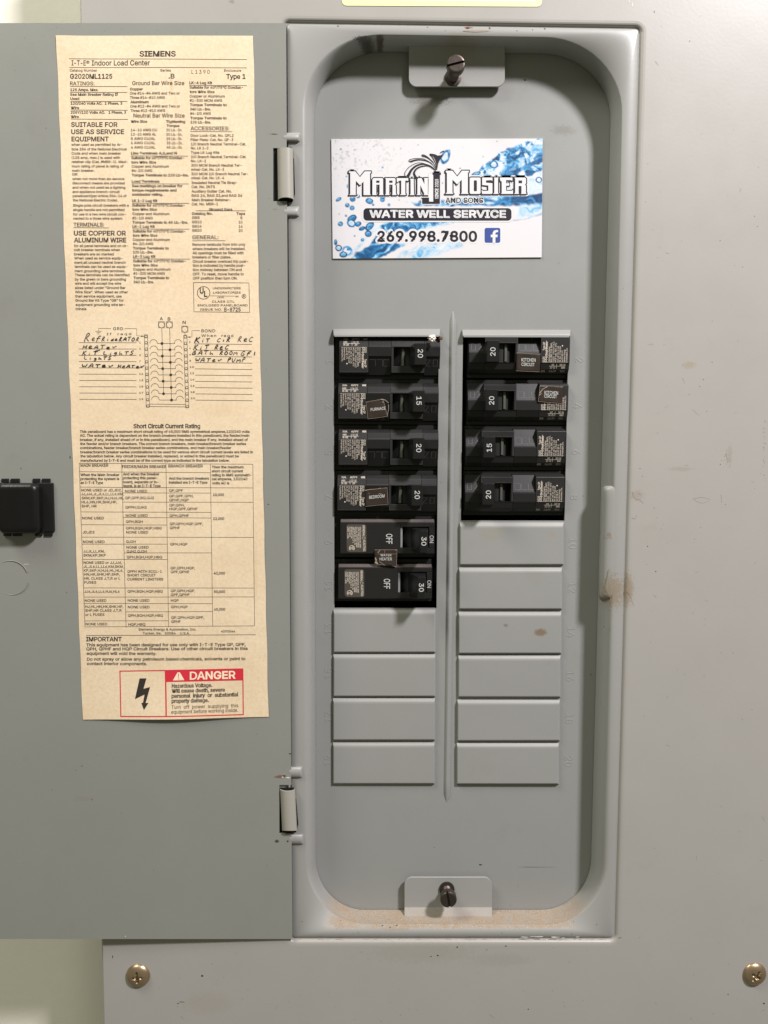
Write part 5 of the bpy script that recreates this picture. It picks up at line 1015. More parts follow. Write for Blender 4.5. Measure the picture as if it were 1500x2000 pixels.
def poly_d(poly):
    """signed distance (positive inside)"""
    d = np.full(CXx.shape, 1e9); ins = np.zeros(CXx.shape, bool)
    n = len(poly)
    for i in range(n):
        x0, y0 = poly[i]; x1, y1 = poly[(i + 1) % n]
        dx, dy = x1 - x0, y1 - y0; t = np.clip(((CXx - x0) * dx + (CYy - y0) * dy) / (dx * dx + dy * dy + 1e-9), 0, 1)
        d = np.minimum(d, np.hypot(CXx - x0 - t * dx, CYy - y0 - t * dy))
        with np.errstate(divide='ignore', invalid='ignore'):
            c = ((y0 > CYy) != (y1 > CYy)) & (CXx < (x1 - x0) * (CYy - y0) / (y1 - y0) + x0)
        ins ^= c
    return np.where(ins, d, -d)
img = np.ones(CXx.shape + (3,)) * np.array((0.665, 0.655, 0.675))
sp_ = fbm(CXx, CYy, 14, 2); fade = np.clip((700 - CXx) / 500, 0, 1) * np.clip((420 - CYy) / 200, 0, 1)
img *= (1 - 0.28 * np.clip((sp_ - .62) * 6, 0, 1) * fade)[..., None]
stops = np.array([(0.0, .012, .045, .13), (.24, .014, .10, .25), (.46, .04, .22, .47), (.64, .13, .39, .65), (.78, .38, .57, .72), (1.0, .66, .69, .74)])
def ramp(t): return np.stack([np.interp(t, stops[:, 0], stops[:, k]) for k in (1, 2, 3)], -1)
paint_k = 1.45
def paint_region(poly, ang, lo, hi, soft=14, sx=90, sy=16, rough=28, op=1.0, cell=0.5):
    global img
    wob = (fbm(CXx, CYy, 40, 3) - .5) * rough * 2
    m = np.clip((poly_d(poly) + wob) / soft, 0, 1) * op
    c, s = math.cos(ang), math.sin(ang)
    wx = CXx + (fbm(CXx, CYy, 60, 2) - .5) * 120; wy_ = CYy + (fbm(CXx + 500, CYy, 60, 2) - .5) * 90
    a = (c * wx + s * wy_); b = (-s * wx + c * wy_)
    st = fbm(a * sy / sx, b, sy * 1.5, 4); bl_ = fbm(wx, wy_, 34, 4)
    rid = 1 - np.abs(2 * fbm(wx, wy_, 26, 3) - 1) * 2.4
    t = ((st - .5) * 1.5 * (1 - cell) + (bl_ - .5) * 1.4 * cell) * paint_k + .5 + .34 * np.clip(rid, 0, 1) ** 5 * cell
    t = np.clip(lo + (hi - lo) * np.clip(t * 1.25 - .12, 0, 1), 0, 1)
    img = img * (1 - m[..., None]) + ramp(t) * m[..., None]
# pale body of water on the right and middle
paint_region([(1450, 250), (1330, 280), (1180, 380), (1000, 420), (780, 470), (620, 500), (640, 520), (900, 520), (1240, 520), (1260, 610), (1450, 560)], -.12, .62, 1.05, 30, rough=14, cell=.2)
paint_region([(560, 480), (1450, 420), (1450, 505), (1230, 520), (600, 520)], -.08, .05, .95, 16, rough=12, cell=.4)
paint_region([(1000, 440), (1140, 470), (1450, 420), (1450, 490), (1200, 500), (1010, 490)], -.05, -.05, .5, 12, rough=8, cell=.3)
# upper right crown of the splash
paint_region([(1470, 62), (1330, 88), (1180, 145), (1080, 215), (1005, 285), (940, 325), (1000, 370), (1180, 370), (1320, 330), (1470, 270)], -.5, .0, 1.08, 8, rough=14, cell=.85)
paint_region([(1180, 290), (1300, 250), (1450, 170), (1450, 225), (1330, 270), (1240, 320), (1120, 330)], -.45, -.1, .6, 10, rough=10, cell=.5)
paint_region([(1300, 120), (1450, 95), (1450, 170), (1330, 160)], -.3, .55, 1.1, 14, rough=8, cell=.6)
# lower left splash
paint_region([(330, 630), (420, 605), (900, 600), (880, 625), (620, 680), (420, 700), (330, 690), (230, 790), (160, 860), (520, 870), (620, 780), (900, 700), (920, 780), (640, 870), (120, 870), (180, 800), (260, 720)], -.42, .55, 1.05, 20, rough=10, cell=.25)
paint_region([(350, 640), (430, 606), (860, 598), (760, 640), (600, 680), (400, 690)], -.35, .02, .85, 10, rough=10, cell=.7)
paint_region([(360, 660), (300, 760), (200, 815), (150, 870), (330, 870), (560, 760), (470, 745), (350, 745)], -.5, .05, .9, 12, rough=12, cell=.35)
paint_region([(500, 800), (620, 760), (760, 720), (640, 800), (560, 850), (470, 860)], -.5, .4, 1.0, 24, rough=14, cell=.5, op=.7)
paint_region([(820, 730), (920, 750), (880, 800), (700, 850), (560, 862), (760, 800)], -.3, .7, 1.05, 40, rough=10, cell=.4, op=.6)
paint_region([(1240, 600), (1330, 590), (1440, 545), (1440, 580), (1330, 605), (1240, 615)], -.3, .3, 1.0, 14, rough=8, cell=.2, op=.8)
paint_region([(1180, 250), (1290, 190), (1330, 200), (1300, 260), (1200, 300), (1150, 300)], -.5, .25, .85, 8, rough=10, cell=.9)
paint_region([(620, 470), (700, 440), (720, 500), (600, 515)], -.2, .2, 1.0, 12, rough=10, cell=.7)
# drops
def drop(cx, cy, rx, ry, rot=0.0, dark=.25, fill=.5):
    global img
    c, s = math.cos(rot), math.sin(rot); x = (c * (CXx - cx) + s * (CYy - cy)) / rx; y = (-s * (CXx - cx) + c * (CYy - cy)) / ry
    r = np.hypot(x, y) + (fbm(CXx, CYy, 18, 2) - .5) * .18
    m = np.clip((1.05 - r) * max(rx, 8) / 4, 0, 1)
    t = np.where(r > .62, dark, fill + .4 * np.clip(-y, 0, 1)) + (fbm(CXx, CYy, 14, 3) - .5) * .5
    img = img * (1 - m[..., None]) + ramp(np.clip(t, 0, 1)) * m[..., None]
for d in ((98, 464, 22, 12, -.5), (155, 503, 16, 16), (186, 521, 17, 17), (190, 462, 20, 20), (225, 445, 14, 14), (300, 476, 27, 20, .3), (324, 500, 9, 9), (385, 468, 17, 17), (388, 448, 20, 15), (428, 501, 11, 11), (145, 571, 9, 9),
          (185, 590, 34, 22, -.5, .12, .35), (225, 626, 22, 17, -.4, .2), (108, 624, 18, 17, -.3), (180, 620, 30, 26, .5, .3, .8), (300, 640, 36, 22, -.8, .2, .5), (250, 655, 24, 14, -.4, .15, .3), (290, 690, 24, 22, 0, .15, .5), (200, 703, 7, 7), (252, 729, 13, 13),
          (95, 782, 24, 22, 0, .15, .8), (75, 745, 12, 22, 0, .05, .4), (150, 800, 34, 34, 0, .55, 1.0), (125, 825, 26, 20, 0, .1, .5), (160, 790, 14, 10, 0, .3), (798, 190, 30, 50, .35, .35, .85), (822, 168, 10, 32, .1, .15, .4), (1115, 240, 30, 26, 0, .3, .85), (1410, 340, 22, 21, 0, .2, .9),
          (1020, 290, 8, 8), (895, 265, 6, 6), (388, 256, 8, 8), (152, 314, 7, 7), (117, 136, 7, 7), (915, 128, 8, 8, 0, .6, .9), (704, 272, 6, 6, 0, .6, .9), (545, 480, 7, 7, 0, .6, .9), (255, 375, 12, 9, -.6), (160, 378, 10, 14), (1000, 300, 30, 14, -.3, .2, .6), (780, 360, 6, 6, 0, .5)):
    drop(*d)
for (a, b) in ((208, 142), (508, 132), (495, 470), (1045, 188), (1135, 88), (100, 560), (330, 120), (620, 110), (475, 745), (520, 560)):
    img *= (1 - .55 * np.exp(-((CXx - a) ** 2 + (CYy - b) ** 2) / 22.0))[..., None]
img = np.clip(img, 0, 1)
vs = []
for j in range(NY + 1):
    for i in range(NX + 1):
        x, y = bil(CQ, i / NX, j / NY); vs.append(SCd(x, y, 4e-5))
fs = [(j * (NX + 1) + i, j * (NX + 1) + i + 1, (j + 1) * (NX + 1) + i + 1, (j + 1) * (NX + 1) + i) for j in range(NY) for i in range(NX)]
wm, nt, bs = node_mat('water_print'); va = nt.nodes.new('ShaderNodeVertexColor'); va.layer_name = 'print'; nt.links.new(va.outputs[0], bs.inputs['Base Color']); bs.inputs['Roughness'].default_value = 0.35
wo = mk('print_water_picture', vs, fs, wm, CARD)
ca = wo.data.color_attributes.new('print', 'FLOAT_COLOR', 'POINT')
buf = np.ones(((NX + 1) * (NY + 1), 4), np.float32); buf[:, :3] = img.reshape(-1, 3); ca.data.foreach_set('color', buf.ravel())
wo.name = 'water_picture'
KC = (630, 250, .3); KA = (670, 280, 200 / 1500); KB = (850, 260, 215 / 1500); KD = (850, 390, 220 / 1500); KX = (640, 390, 220 / 1500)
L1, L2, L3, L4 = 7e-5, 12e-5, 17e-5, 22e-5
wh = Print(SCd, KC); nv = Print(SCd, KC)
def grow_poly(pp, tr, pts, wd, e, dx=0, dy=0):
    pp.tr = tr; q = [(x + dx, y + dy) for x, y in pts]
    pp.line(q + [q[0], q[1]], wd, e)
    for x, y in q: pp.disc(x, y, wd / 2, 8, e)
    pp.poly(q, e)
LET = [(KA, [
  [(85, 410), (180, 410), (248, 495), (318, 410), (410, 410), (410, 430), (396, 440), (396, 742), (410, 757), (300, 757), (300, 745), (300, 560), (248, 612), (188, 550), (185, 745), (200, 757), (90, 757), (105, 742), (105, 432), (85, 430)],
  [(430, 757), (430, 530), (447, 508), (575, 508), (587, 522), (587, 742), (598, 757), (525, 757), (535, 742), (535, 605), (487, 605), (487, 742), (497, 757)],
  [(612, 757), (627, 742), (627, 520), (612, 508), (752, 508), (768, 520), (768, 585), (755, 598), (773, 615), (775, 742), (790, 757), (718, 757), (725, 742), (725, 605), (677, 605), (677, 742), (685, 757)],
  [(785, 508), (955, 508), (955, 552), (935, 545), (912, 545), (912, 742), (924, 757), (830, 757), (852, 742), (852, 545), (832, 545), (790, 572)],
  [(975, 518), (1040, 518), (1035, 540), (1040, 742), (1050, 757), (975, 757), (990, 742), (990, 535)],
  [(1085, 508), (1150, 508), (1192, 600), (1192, 520), (1180, 508), (1255, 508), (1243, 520), (1243, 742), (1258, 757), (1180, 757), (1192, 742), (1132, 610), (1132, 742), (1142, 757), (1075, 757), (1090, 742), (1090, 520)]]),
 (KB, [
  [(145, 512), (235, 512), (300, 592), (365, 512), (460, 512), (460, 530), (445, 540), (445, 812), (455, 828), (350, 828), (362, 810), (362, 635), (298, 697), (235, 632), (235, 808), (250, 828), (140, 828), (160, 808), (160, 545), (145, 530)],
  [(470, 615), (485, 605), (605, 605), (618, 617), (618, 815), (605, 828), (485, 828), (470, 815)],
  [(640, 605), (780, 605), (780, 652), (765, 640), (692, 645), (692, 675), (780, 682), (780, 815), (768, 828), (640, 828), (632, 776), (655, 788), (724, 786), (724, 714), (640, 706)],
  [(800, 605), (866, 605), (856, 620), (856, 812), (866, 828), (790, 828), (806, 812), (806, 620)],
  [(880, 605), (1052, 605), (1052, 650), (1030, 640), (966, 640), (966, 685), (1008, 680), (1008, 716), (966, 716), (966, 786), (1045, 786), (1060, 770), (1060, 828), (900, 828), (907, 812), (907, 660), (888, 650)],
  [(1075, 605), (1222, 605), (1238, 620), (1238, 685), (1222, 700), (1236, 716), (1236, 812), (1246, 828), (1168, 828), (1176, 812), (1176, 720), (1136, 720), (1136, 812), (1142, 828), (1075, 828), (1090, 812), (1090, 620)]])]
for tr, polys in LET:
    for p_ in polys:
        grow_poly(wh, tr, p_, 64, L1); grow_poly(nv, tr, p_, 32, L2); grow_poly(nv, tr, p_, 24, L2 + 2e-5, -14, 11)
        grow_poly(nv, tr, p_, 18, L2 + 1e-5, -8, 6)
for tr, polys in LET:
    wh.tr = tr
    for p_ in polys: wh.poly(p_, L3)
nv.tr = KA; nv.rect(487, 545, 533, 576, L4); nv.rect(677, 545, 725, 576, L4)
nv.tr = KB; nv.rr(527, 643, 568, 790, 10, L4); nv.rect(1136, 645, 1184, 682, L4)
# well pipe and the J
wh.tr = KA; nv.tr = KA
pipe = [(1312, 428), (1432, 428), (1432, 455), (1416, 462), (1416, 880), (1162, 880), (1162, 810), (1145, 797), (1258, 797), (1258, 855), (1325, 855), (1325, 462), (1312, 452)]
grow_poly(wh, KA, [(1258, 440), (1325, 430), (1325, 855), (1250, 855)], 6, L3)
grow_poly(wh, KA, pipe, 40, L1); grow_poly(nv, KA, pipe, 6, L4)
wh.text('SINCE 2015', 1395, 812, 1395 + 290, 46, off=.07, rot=-90, e=26e-5)
def halo(pp, t, x0, yb, x1, cap, wd, e):
    v, f = text_mesh(t); k = cap / .69; mn, mx = v[:, 0].min(), v[:, 0].max(); kx = (x1 - x0) / (mx - mn); x = 0
    for ch in t:
        if ch == ' ': x += .27; continue
        cs, adv = GLYPH[ch]
        for q in cs:
            pts = [(x0 + (x + a - mn) * kx, yb - b * k) for a, b in q]
            pp.line(pts + pts[:1], wd, e)
            for a in pts[::2]: pp.disc(a[0], a[1], wd / 2, 8, e)
        x += adv
def crv(pts, n=5):
    P_ = [pts[0]] + list(pts) + [pts[-1]]; out = []
    for i in range(1, len(P_) - 2):
        for k in range(n):
            t = k / n; a, b, c, d = [np.array(P_[i + j], float) for j in (-1, 0, 1, 2)]
            out.append(tuple(.5 * ((2 * b) + (-a + c) * t + (2 * a - 5 * b + 4 * c - d) * t * t + (-a + 3 * b - 3 * c + d) * t ** 3)))
    out.append(tuple(pts[-1])); return out
for pts, w0, w1 in (([(1362, 402), (1290, 335), (1180, 303), (1080, 325), (1005, 385), (968, 450), (945, 488)], 4, 40), ([(1345, 385), (1200, 297), (1080, 288), (970, 345), (912, 415), (903, 460), (925, 497), (960, 490)], 4, 11),
                    ([(1352, 402), (1260, 335), (1160, 335), (1080, 370), (1040, 430), (1055, 480), (1085, 525)], 4, 36), ([(1366, 395), (1300, 300), (1200, 250), (1090, 240), (985, 268)], 4, 22), ([(1300, 290), (1180, 225), (1060, 220), (975, 240), (968, 262), (1000, 272)], 4, 10),
                    ([(1370, 390), (1330, 300), (1260, 225), (1190, 190), (1160, 185)], 4, 20), ([(1330, 280), (1250, 205), (1190, 168), (1155, 170), (1158, 188)], 4, 9), ([(1376, 385), (1350, 290), (1310, 205), (1270, 155)], 5, 20), ([(1290, 160), (1330, 190), (1365, 270)], 6, 10)):
    c_ = crv(pts); wh.line(c_, w0 + 18, L1, w1 + 22); nv.line(c_, w0 * 1.2, L4, w1 * 1.15)
nv.poly([(1378, 385), (1392, 300), (1420, 240), (1478, 153), (1425, 175), (1385, 178), (1345, 158), (1275, 148), (1320, 190), (1350, 240), (1366, 300)], L4)
nv.poly([(1413, 150), (1430, 125), (1470, 105), (1482, 108), (1478, 122), (1445, 130), (1425, 146)], L4)
wh.tr = KB; nv.tr = KB
halo(wh, 'AND SONS', 138, 948, 655, 64, 30, L1); nv.text('AND SONS', 138, 948, 655, 66, off=.04, e=L2)
wh.tr = KC; nv.tr = KC
wh.rr(256, 513, 1240, 613, 30, L2); nv.rr(266, 522, 1230, 603, 24, L3)
wh.text('WATER WELL SERVICE', 307, 583, 1194, 47, off=.02, e=L4); halo(wh, 'WATER WELL SERVICE', 309, 582, 1192, 45, 8, L4 + 2e-5)
halo(wh, '269.998.7800', 357, 738, 1005, 67, 30, L1); nv.text('269.998.7800', 357, 738, 1005, 66, off=.02, e=L2); halo(nv, '269.998.7800', 359, 737, 1003, 64, 7, L2 + 2e-5)
nv.build('printed_letters', M_NAVY, CARD)
fb = Print(SCd, KC); fb.rr(1055, 650, 1157, 747, 12, L2); fb.build('printed_logo', M_FBLUE, CARD)
wh.rr(1045, 640, 1168, 760, 20, L1)
wh.tr = KD; wh.poly([(765, 578), (765, 500), (740, 500), (740, 465), (765, 465), (765, 440), (780, 414), (810, 403), (838, 404), (838, 432), (815, 434), (802, 445), (802, 465), (832, 465), (828, 500), (802, 500), (802, 578)], L3)
wh.build('printed_white', M_CWHITE, CARD)
# ------------------------------------------------------------------ circuit breakers
HB0 = -0.0188; HTOP = -0.0128
su = (P(857, 785, HTOP)[0] - P(660, 785, HTOP)[0]) / 197.0
pitch = (P(755, 740, -0.0175)[2] - P(755, 1007, -0.0175)[2]) / 3.0
sv = pitch / 90.0
def L(u, v, h): return (u * su, -h, -v * sv)
def prism(u0, u1, prof, name, mat, parent, caps=True, bevel=0.00012):
    mb = MB(); a = [L(u0, v, h) for v, h in prof]; b = [L(u1, v, h) for v, h in prof]
    mb.loft([a, b], cap0=True, cap1=True)
    return mb
LABEL = [(8, 0), (9, .0026), (16, .0044), (17.2, .0046), (27.5, .0056), (28.8, .0060), (78, .0060), (79, .0056), (83, .0022), (84, 0)]
SCOOP = [(8, 0), (9, .0026), (16, .0044), (17.2, .0046), (27.5, .0056), (28.8, .0060), (47, .0058), (48, .0050), (82, .0016), (84, 0)]
def local_print(h): return lambda x, y, e: L(x, y, h + e)
def breaker_qp(amp, label, x_off, model):
    t = thing('circuit_breaker', label, 'circuit breaker', (0, 0, 0), 'black single circuit breakers')
    mb = MB(); mb.loft([[L(-9, v, -.012) for v in ()] or [L(-9, .6, -.02), L(199, .6, -.02), L(199, 89.4, -.02), L(-9, 89.4, -.02)], [L(-9, .6, 0), L(199, .6, 0), L(199, 89.4, 0), L(-9, 89.4, 0)]], cap0=True, cap1=True)
    mb.build('case', M_BASE, t, bevel=0.0002)
    prism(0.6, 57, LABEL, '', None, None).build('label_block', M_BLACK2, t, bevel=0.00014)
    prism(57.3, 102, SCOOP, '', None, None).build('off_recess', M_BLACK, t, bevel=0.00014)
    prism(166.3, 197, SCOOP, '', None, None).build('on_recess', M_BLACK, t, bevel=0.00014)
    top = LABEL[:6] + [(29, 0.006), (29.2, 0)]
    bot = [(66, 0), (66.2, .0060), (78, .0060), (79, .0056), (80, .0040), (81, 0)]
    mid = [(29.4, 0), (29.6, .0060), (65.6, .0060), (65.8, 0)]
    mb = prism(102.4, 166, top, '', None, None)
    for (u0, u1, pf) in ((102.4, 166, bot), (102.4, 106.5, mid), (161, 166, mid)):
        m2 = prism(u0, u1, pf, '', None, None); mb.add(m2.v, m2.f)
    mb.build('switch_surround', M_BLACK2, t, bevel=0.00012)
    # drum that shows in the slot
    mb = MB(); lo = []
    for k in range(9):
        a = -1 + 2 * k / 8; lo.append([L(134 + 27 * a, 30, .0008 + .0026 * (1 - a * a)), L(134 + 27 * a, 65.4, .0008 + .0026 * (1 - a * a))])
    mb.loft(lo, closed=False); mb.build('toggle_drum', M_DRUM, t, smooth=True)
    mb = MB(); mb.loft([[L(121, 31, .0018), L(129, 31, .0018), L(129, 65, .0018), L(121, 65, .0018)], [L(122, 31, .0039), L(127, 31, .0042), L(127, 65, .0042), L(122, 65, .0039)]], cap1=True)
    mb.build('drum_rib', M_RIB, t, bevel=.0002)
    # toggle
    mb = MB(); H = .0156
    mb.loft([[L(137, 30, .002), L(166, 30, .002), L(166, 66, .002), L(137, 66, .002)], [L(138.5, 27, .0068), L(168, 27, .0068), L(168, 66.5, .0068), L(138.5, 66.5, .0068)], [L(145.5, 26, H), L(167.5, 26, H), L(167.5, 67, H), L(145.5, 67, H)]], cap0=True, cap1=True)
    tg = mb.build('toggle', M_HANDLE, t, bevel=0.0004, seg=3)
    pr = Print(local_print(H)); pr.e = 6e-5
    pr.text(amp, 151.5, 37.5, 151.5 + 16, 9.5, off=.01, rot=90)
    pr.mb.build('printed_rating', M_WTXT, tg)
    # moulded OFF / ON outlines
    def slope_s(x, y, e):
        f = (y - 48) / 34.0; return L(x, y, .0050 + (.0016 - .0050) * f + e)
    en = Print(slope_s); en.e = 8e-5
    for (x, seg) in ((60, [(0, 0), (11, 0), (11, 12)]), (74, [(0, 0), (11, 0), (11, 12)]), (87, [(0, 0), (11, 0), (11, 12), (0, 12), (0, 0)])):
        en.line([(x + a, 53 + b) for a, b in seg], .9)
    en.mb.build('moulded_word', M_EDGE, t)
    en = Print(slope_s); en.e = 8e-5
    for (x, seg) in ((170, [(0, 0), (8, 0), (0, 12), (8, 12)]), (184, [(0, 0), (8, 0), (8, 12), (0, 12), (0, 0)])): en.line([(x + a, 53 + b) for a, b in seg], .9)
    en.mb.build('moulded_word', M_EDGE, t)
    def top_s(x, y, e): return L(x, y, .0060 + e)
    we = Print(top_s); we.e = 4e-5  # pale lines paint edge highlights together with wear
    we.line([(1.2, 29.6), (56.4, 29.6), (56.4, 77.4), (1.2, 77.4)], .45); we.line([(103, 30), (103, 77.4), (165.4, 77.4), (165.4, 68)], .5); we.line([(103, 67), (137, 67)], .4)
    we.mb.build('worn_lit_edges', M_EDGE, t)
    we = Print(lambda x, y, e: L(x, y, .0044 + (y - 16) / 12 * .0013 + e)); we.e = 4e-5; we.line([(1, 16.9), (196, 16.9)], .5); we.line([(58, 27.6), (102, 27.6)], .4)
    we.mb.build('worn_lit_ridge', M_EDGE, t)  # ridge highlight painted as pale lines, with some wear
    # printed data, reading downwards
    pr = Print(local_print(.0060)); pr.e = 5e-5
    cols = [(53.5, 37, model[0], 48, .035, 4.0), (53.5, 60, 'Type QP', 76, .035, 4.0), (48.5, 37, 'I-T-E Circuit Breaker', 77, .03, 4.2), (42.5, 37, 'Interrupting Rating', 67, .0, 3.1), (38.5, 37, 'MAX. RMS. SYM. AMPS.', 75, .0, 3.1), (34.3, 37, '10,000   120/240 V.A.C.', 77, .0, 3.1),
            (30, 37, 'HACR Type, SWD, 40°C', 74, .0, 3.1), (25.6, 37, 'Und. Lab. Inc. Lt. List.', 69, .0, 3.1), (21.4, 37, 'Ckt. Brk. 1 Pole Unit', 68, .0, 3.1), (17, 37, 'Issue NO. ' + model[1], 60, .0, 3.1), (12.6, 37, 'Siemens Energy', 62, .0, 3.1), (8.3, 37, '& Automation, Inc.', 65, .0, 3.1)]
    for (x, y0, s, y1, of, cap) in cols: pr.text(s, x - cap, y0 - 7.5, x - cap + (y1 - y0), cap, off=of, rot=90)
    pr.line([(46.9, 29.5), (46.9, 71)], .7); pr.disc(15.5, 61.5, 1.3)
    pr2 = pr
    def sl2(x, y, e): return L(x, y, .0046 + (y - 17.2) / 10.3 * .0010 + e)
    pr2.surf = sl2; pr2.text('AWG', 8.5, 21.3, 16, 3.3, off=.03); pr2.text('IN. LBS.', 8.5, 26.6, 20, 3.3, off=.02); pr2.text(model[2], 28, 21.3, 38, 3.3, off=.02); pr2.text(model[3], 30.5, 26.6, 35.5, 3.3, off=.02)
    pr2.line([(8.5, 22.6), (40, 22.6)], .6); pr2.line([(25.5, 18), (25.5, 27)], .6)
    def sl3(x, y, e): return L(x, y, .0026 + (y - 9) / 7.0 * .0018 + e)
    pr2.surf = sl3; pr2.text('CU/AL', 8.5, 15, 18, 3.3, off=.02); pr2.text('60/75°C', 25.5, 15, 39.5, 3.3, off=.02); pr2.text('WIRE', 47, 15, 55, 3.3, off=.04)
    pr2.mb.build('printed_text', M_BTXT, t)
    return t
M_DRUM = simple('drum_plastic', (0.0035, 0.0035, 0.0035), 0.6)
M_GLOSSY = simple('glossy_black_plastic', (0.0115, 0.0105, 0.0105), 0.4, bump=0.12, bscale=700, var=0.3, vscale=90)
M_RIB = simple('olive_plastic', (0.075, 0.08, 0.062), 0.4)
M_EDGE = simple('worn_lit_moulding', (0.075, 0.07, 0.066), 0.5)  # pale colour for painted edge highlights and wear
M20 = ('Q120', 'MB-6971', '12-10', '20'); M15 = ('Q115', 'MB-11', '14-12', '20')
ZL = [P(755, 740, -0.0175)[2] + pitch - pitch * k for k in range(6)]
XLr = P(660, 785, HTOP)[0]; XRr = P(1111.5, 785, HTOP)[0]
def place(t, x, z, flip, dx=0.0, dz=0.0):
    t.location = (x + dx, -HB0, z + dz); t.rotation_euler = (0, math.pi if flip else 0, 0)
proto20 = breaker_qp('20', '20 amp black breaker topmost of the left column, its toggle marked 20', 0, M20)
proto15 = breaker_qp('15', '15 amp black breaker carrying the furnace tape, second in the left column', 0, M15)
def dup(root, label):
    r = root.copy(); COL.objects.link(r); r['label'] = label
    for ch in list(root.children):
        c = ch.copy(); COL.objects.link(c); c.parent = r
        for g_ in ch.children:
            d = g_.copy(); COL.objects.link(d); d.parent = c
    return r
place(proto20, XLr, ZL[0], False, 0.0006, -0.0003); place(proto15, XLr, ZL[1], False)
place(dup(proto20, '20 amp black breaker without any tape between the furnace and bedroom breakers'), XLr, ZL[2], False, 0.0001)
place(dup(proto20, '20 amp black breaker carrying the bedroom tape in the left column'), XLr, ZL[3], False, -0.0006)
place(dup(proto20, '20 amp breaker topmost of the right column, kitchen circuit tape near its middle'), XRr, ZL[1], True, 0, 0.0006)
place(dup(proto20, '20 amp breaker second in the right column, kitchen circuit tape over its printed end'), XRr, ZL[2], True, -0.0003, 0)
place(dup(proto15, '15 amp black breaker third in the right column, no tape'), XRr, ZL[3], True, -0.0012)
place(dup(proto20, '20 amp breaker at the bottom of the right column, scuffed toggle side'), XRr, ZL[4], True, -0.0013)

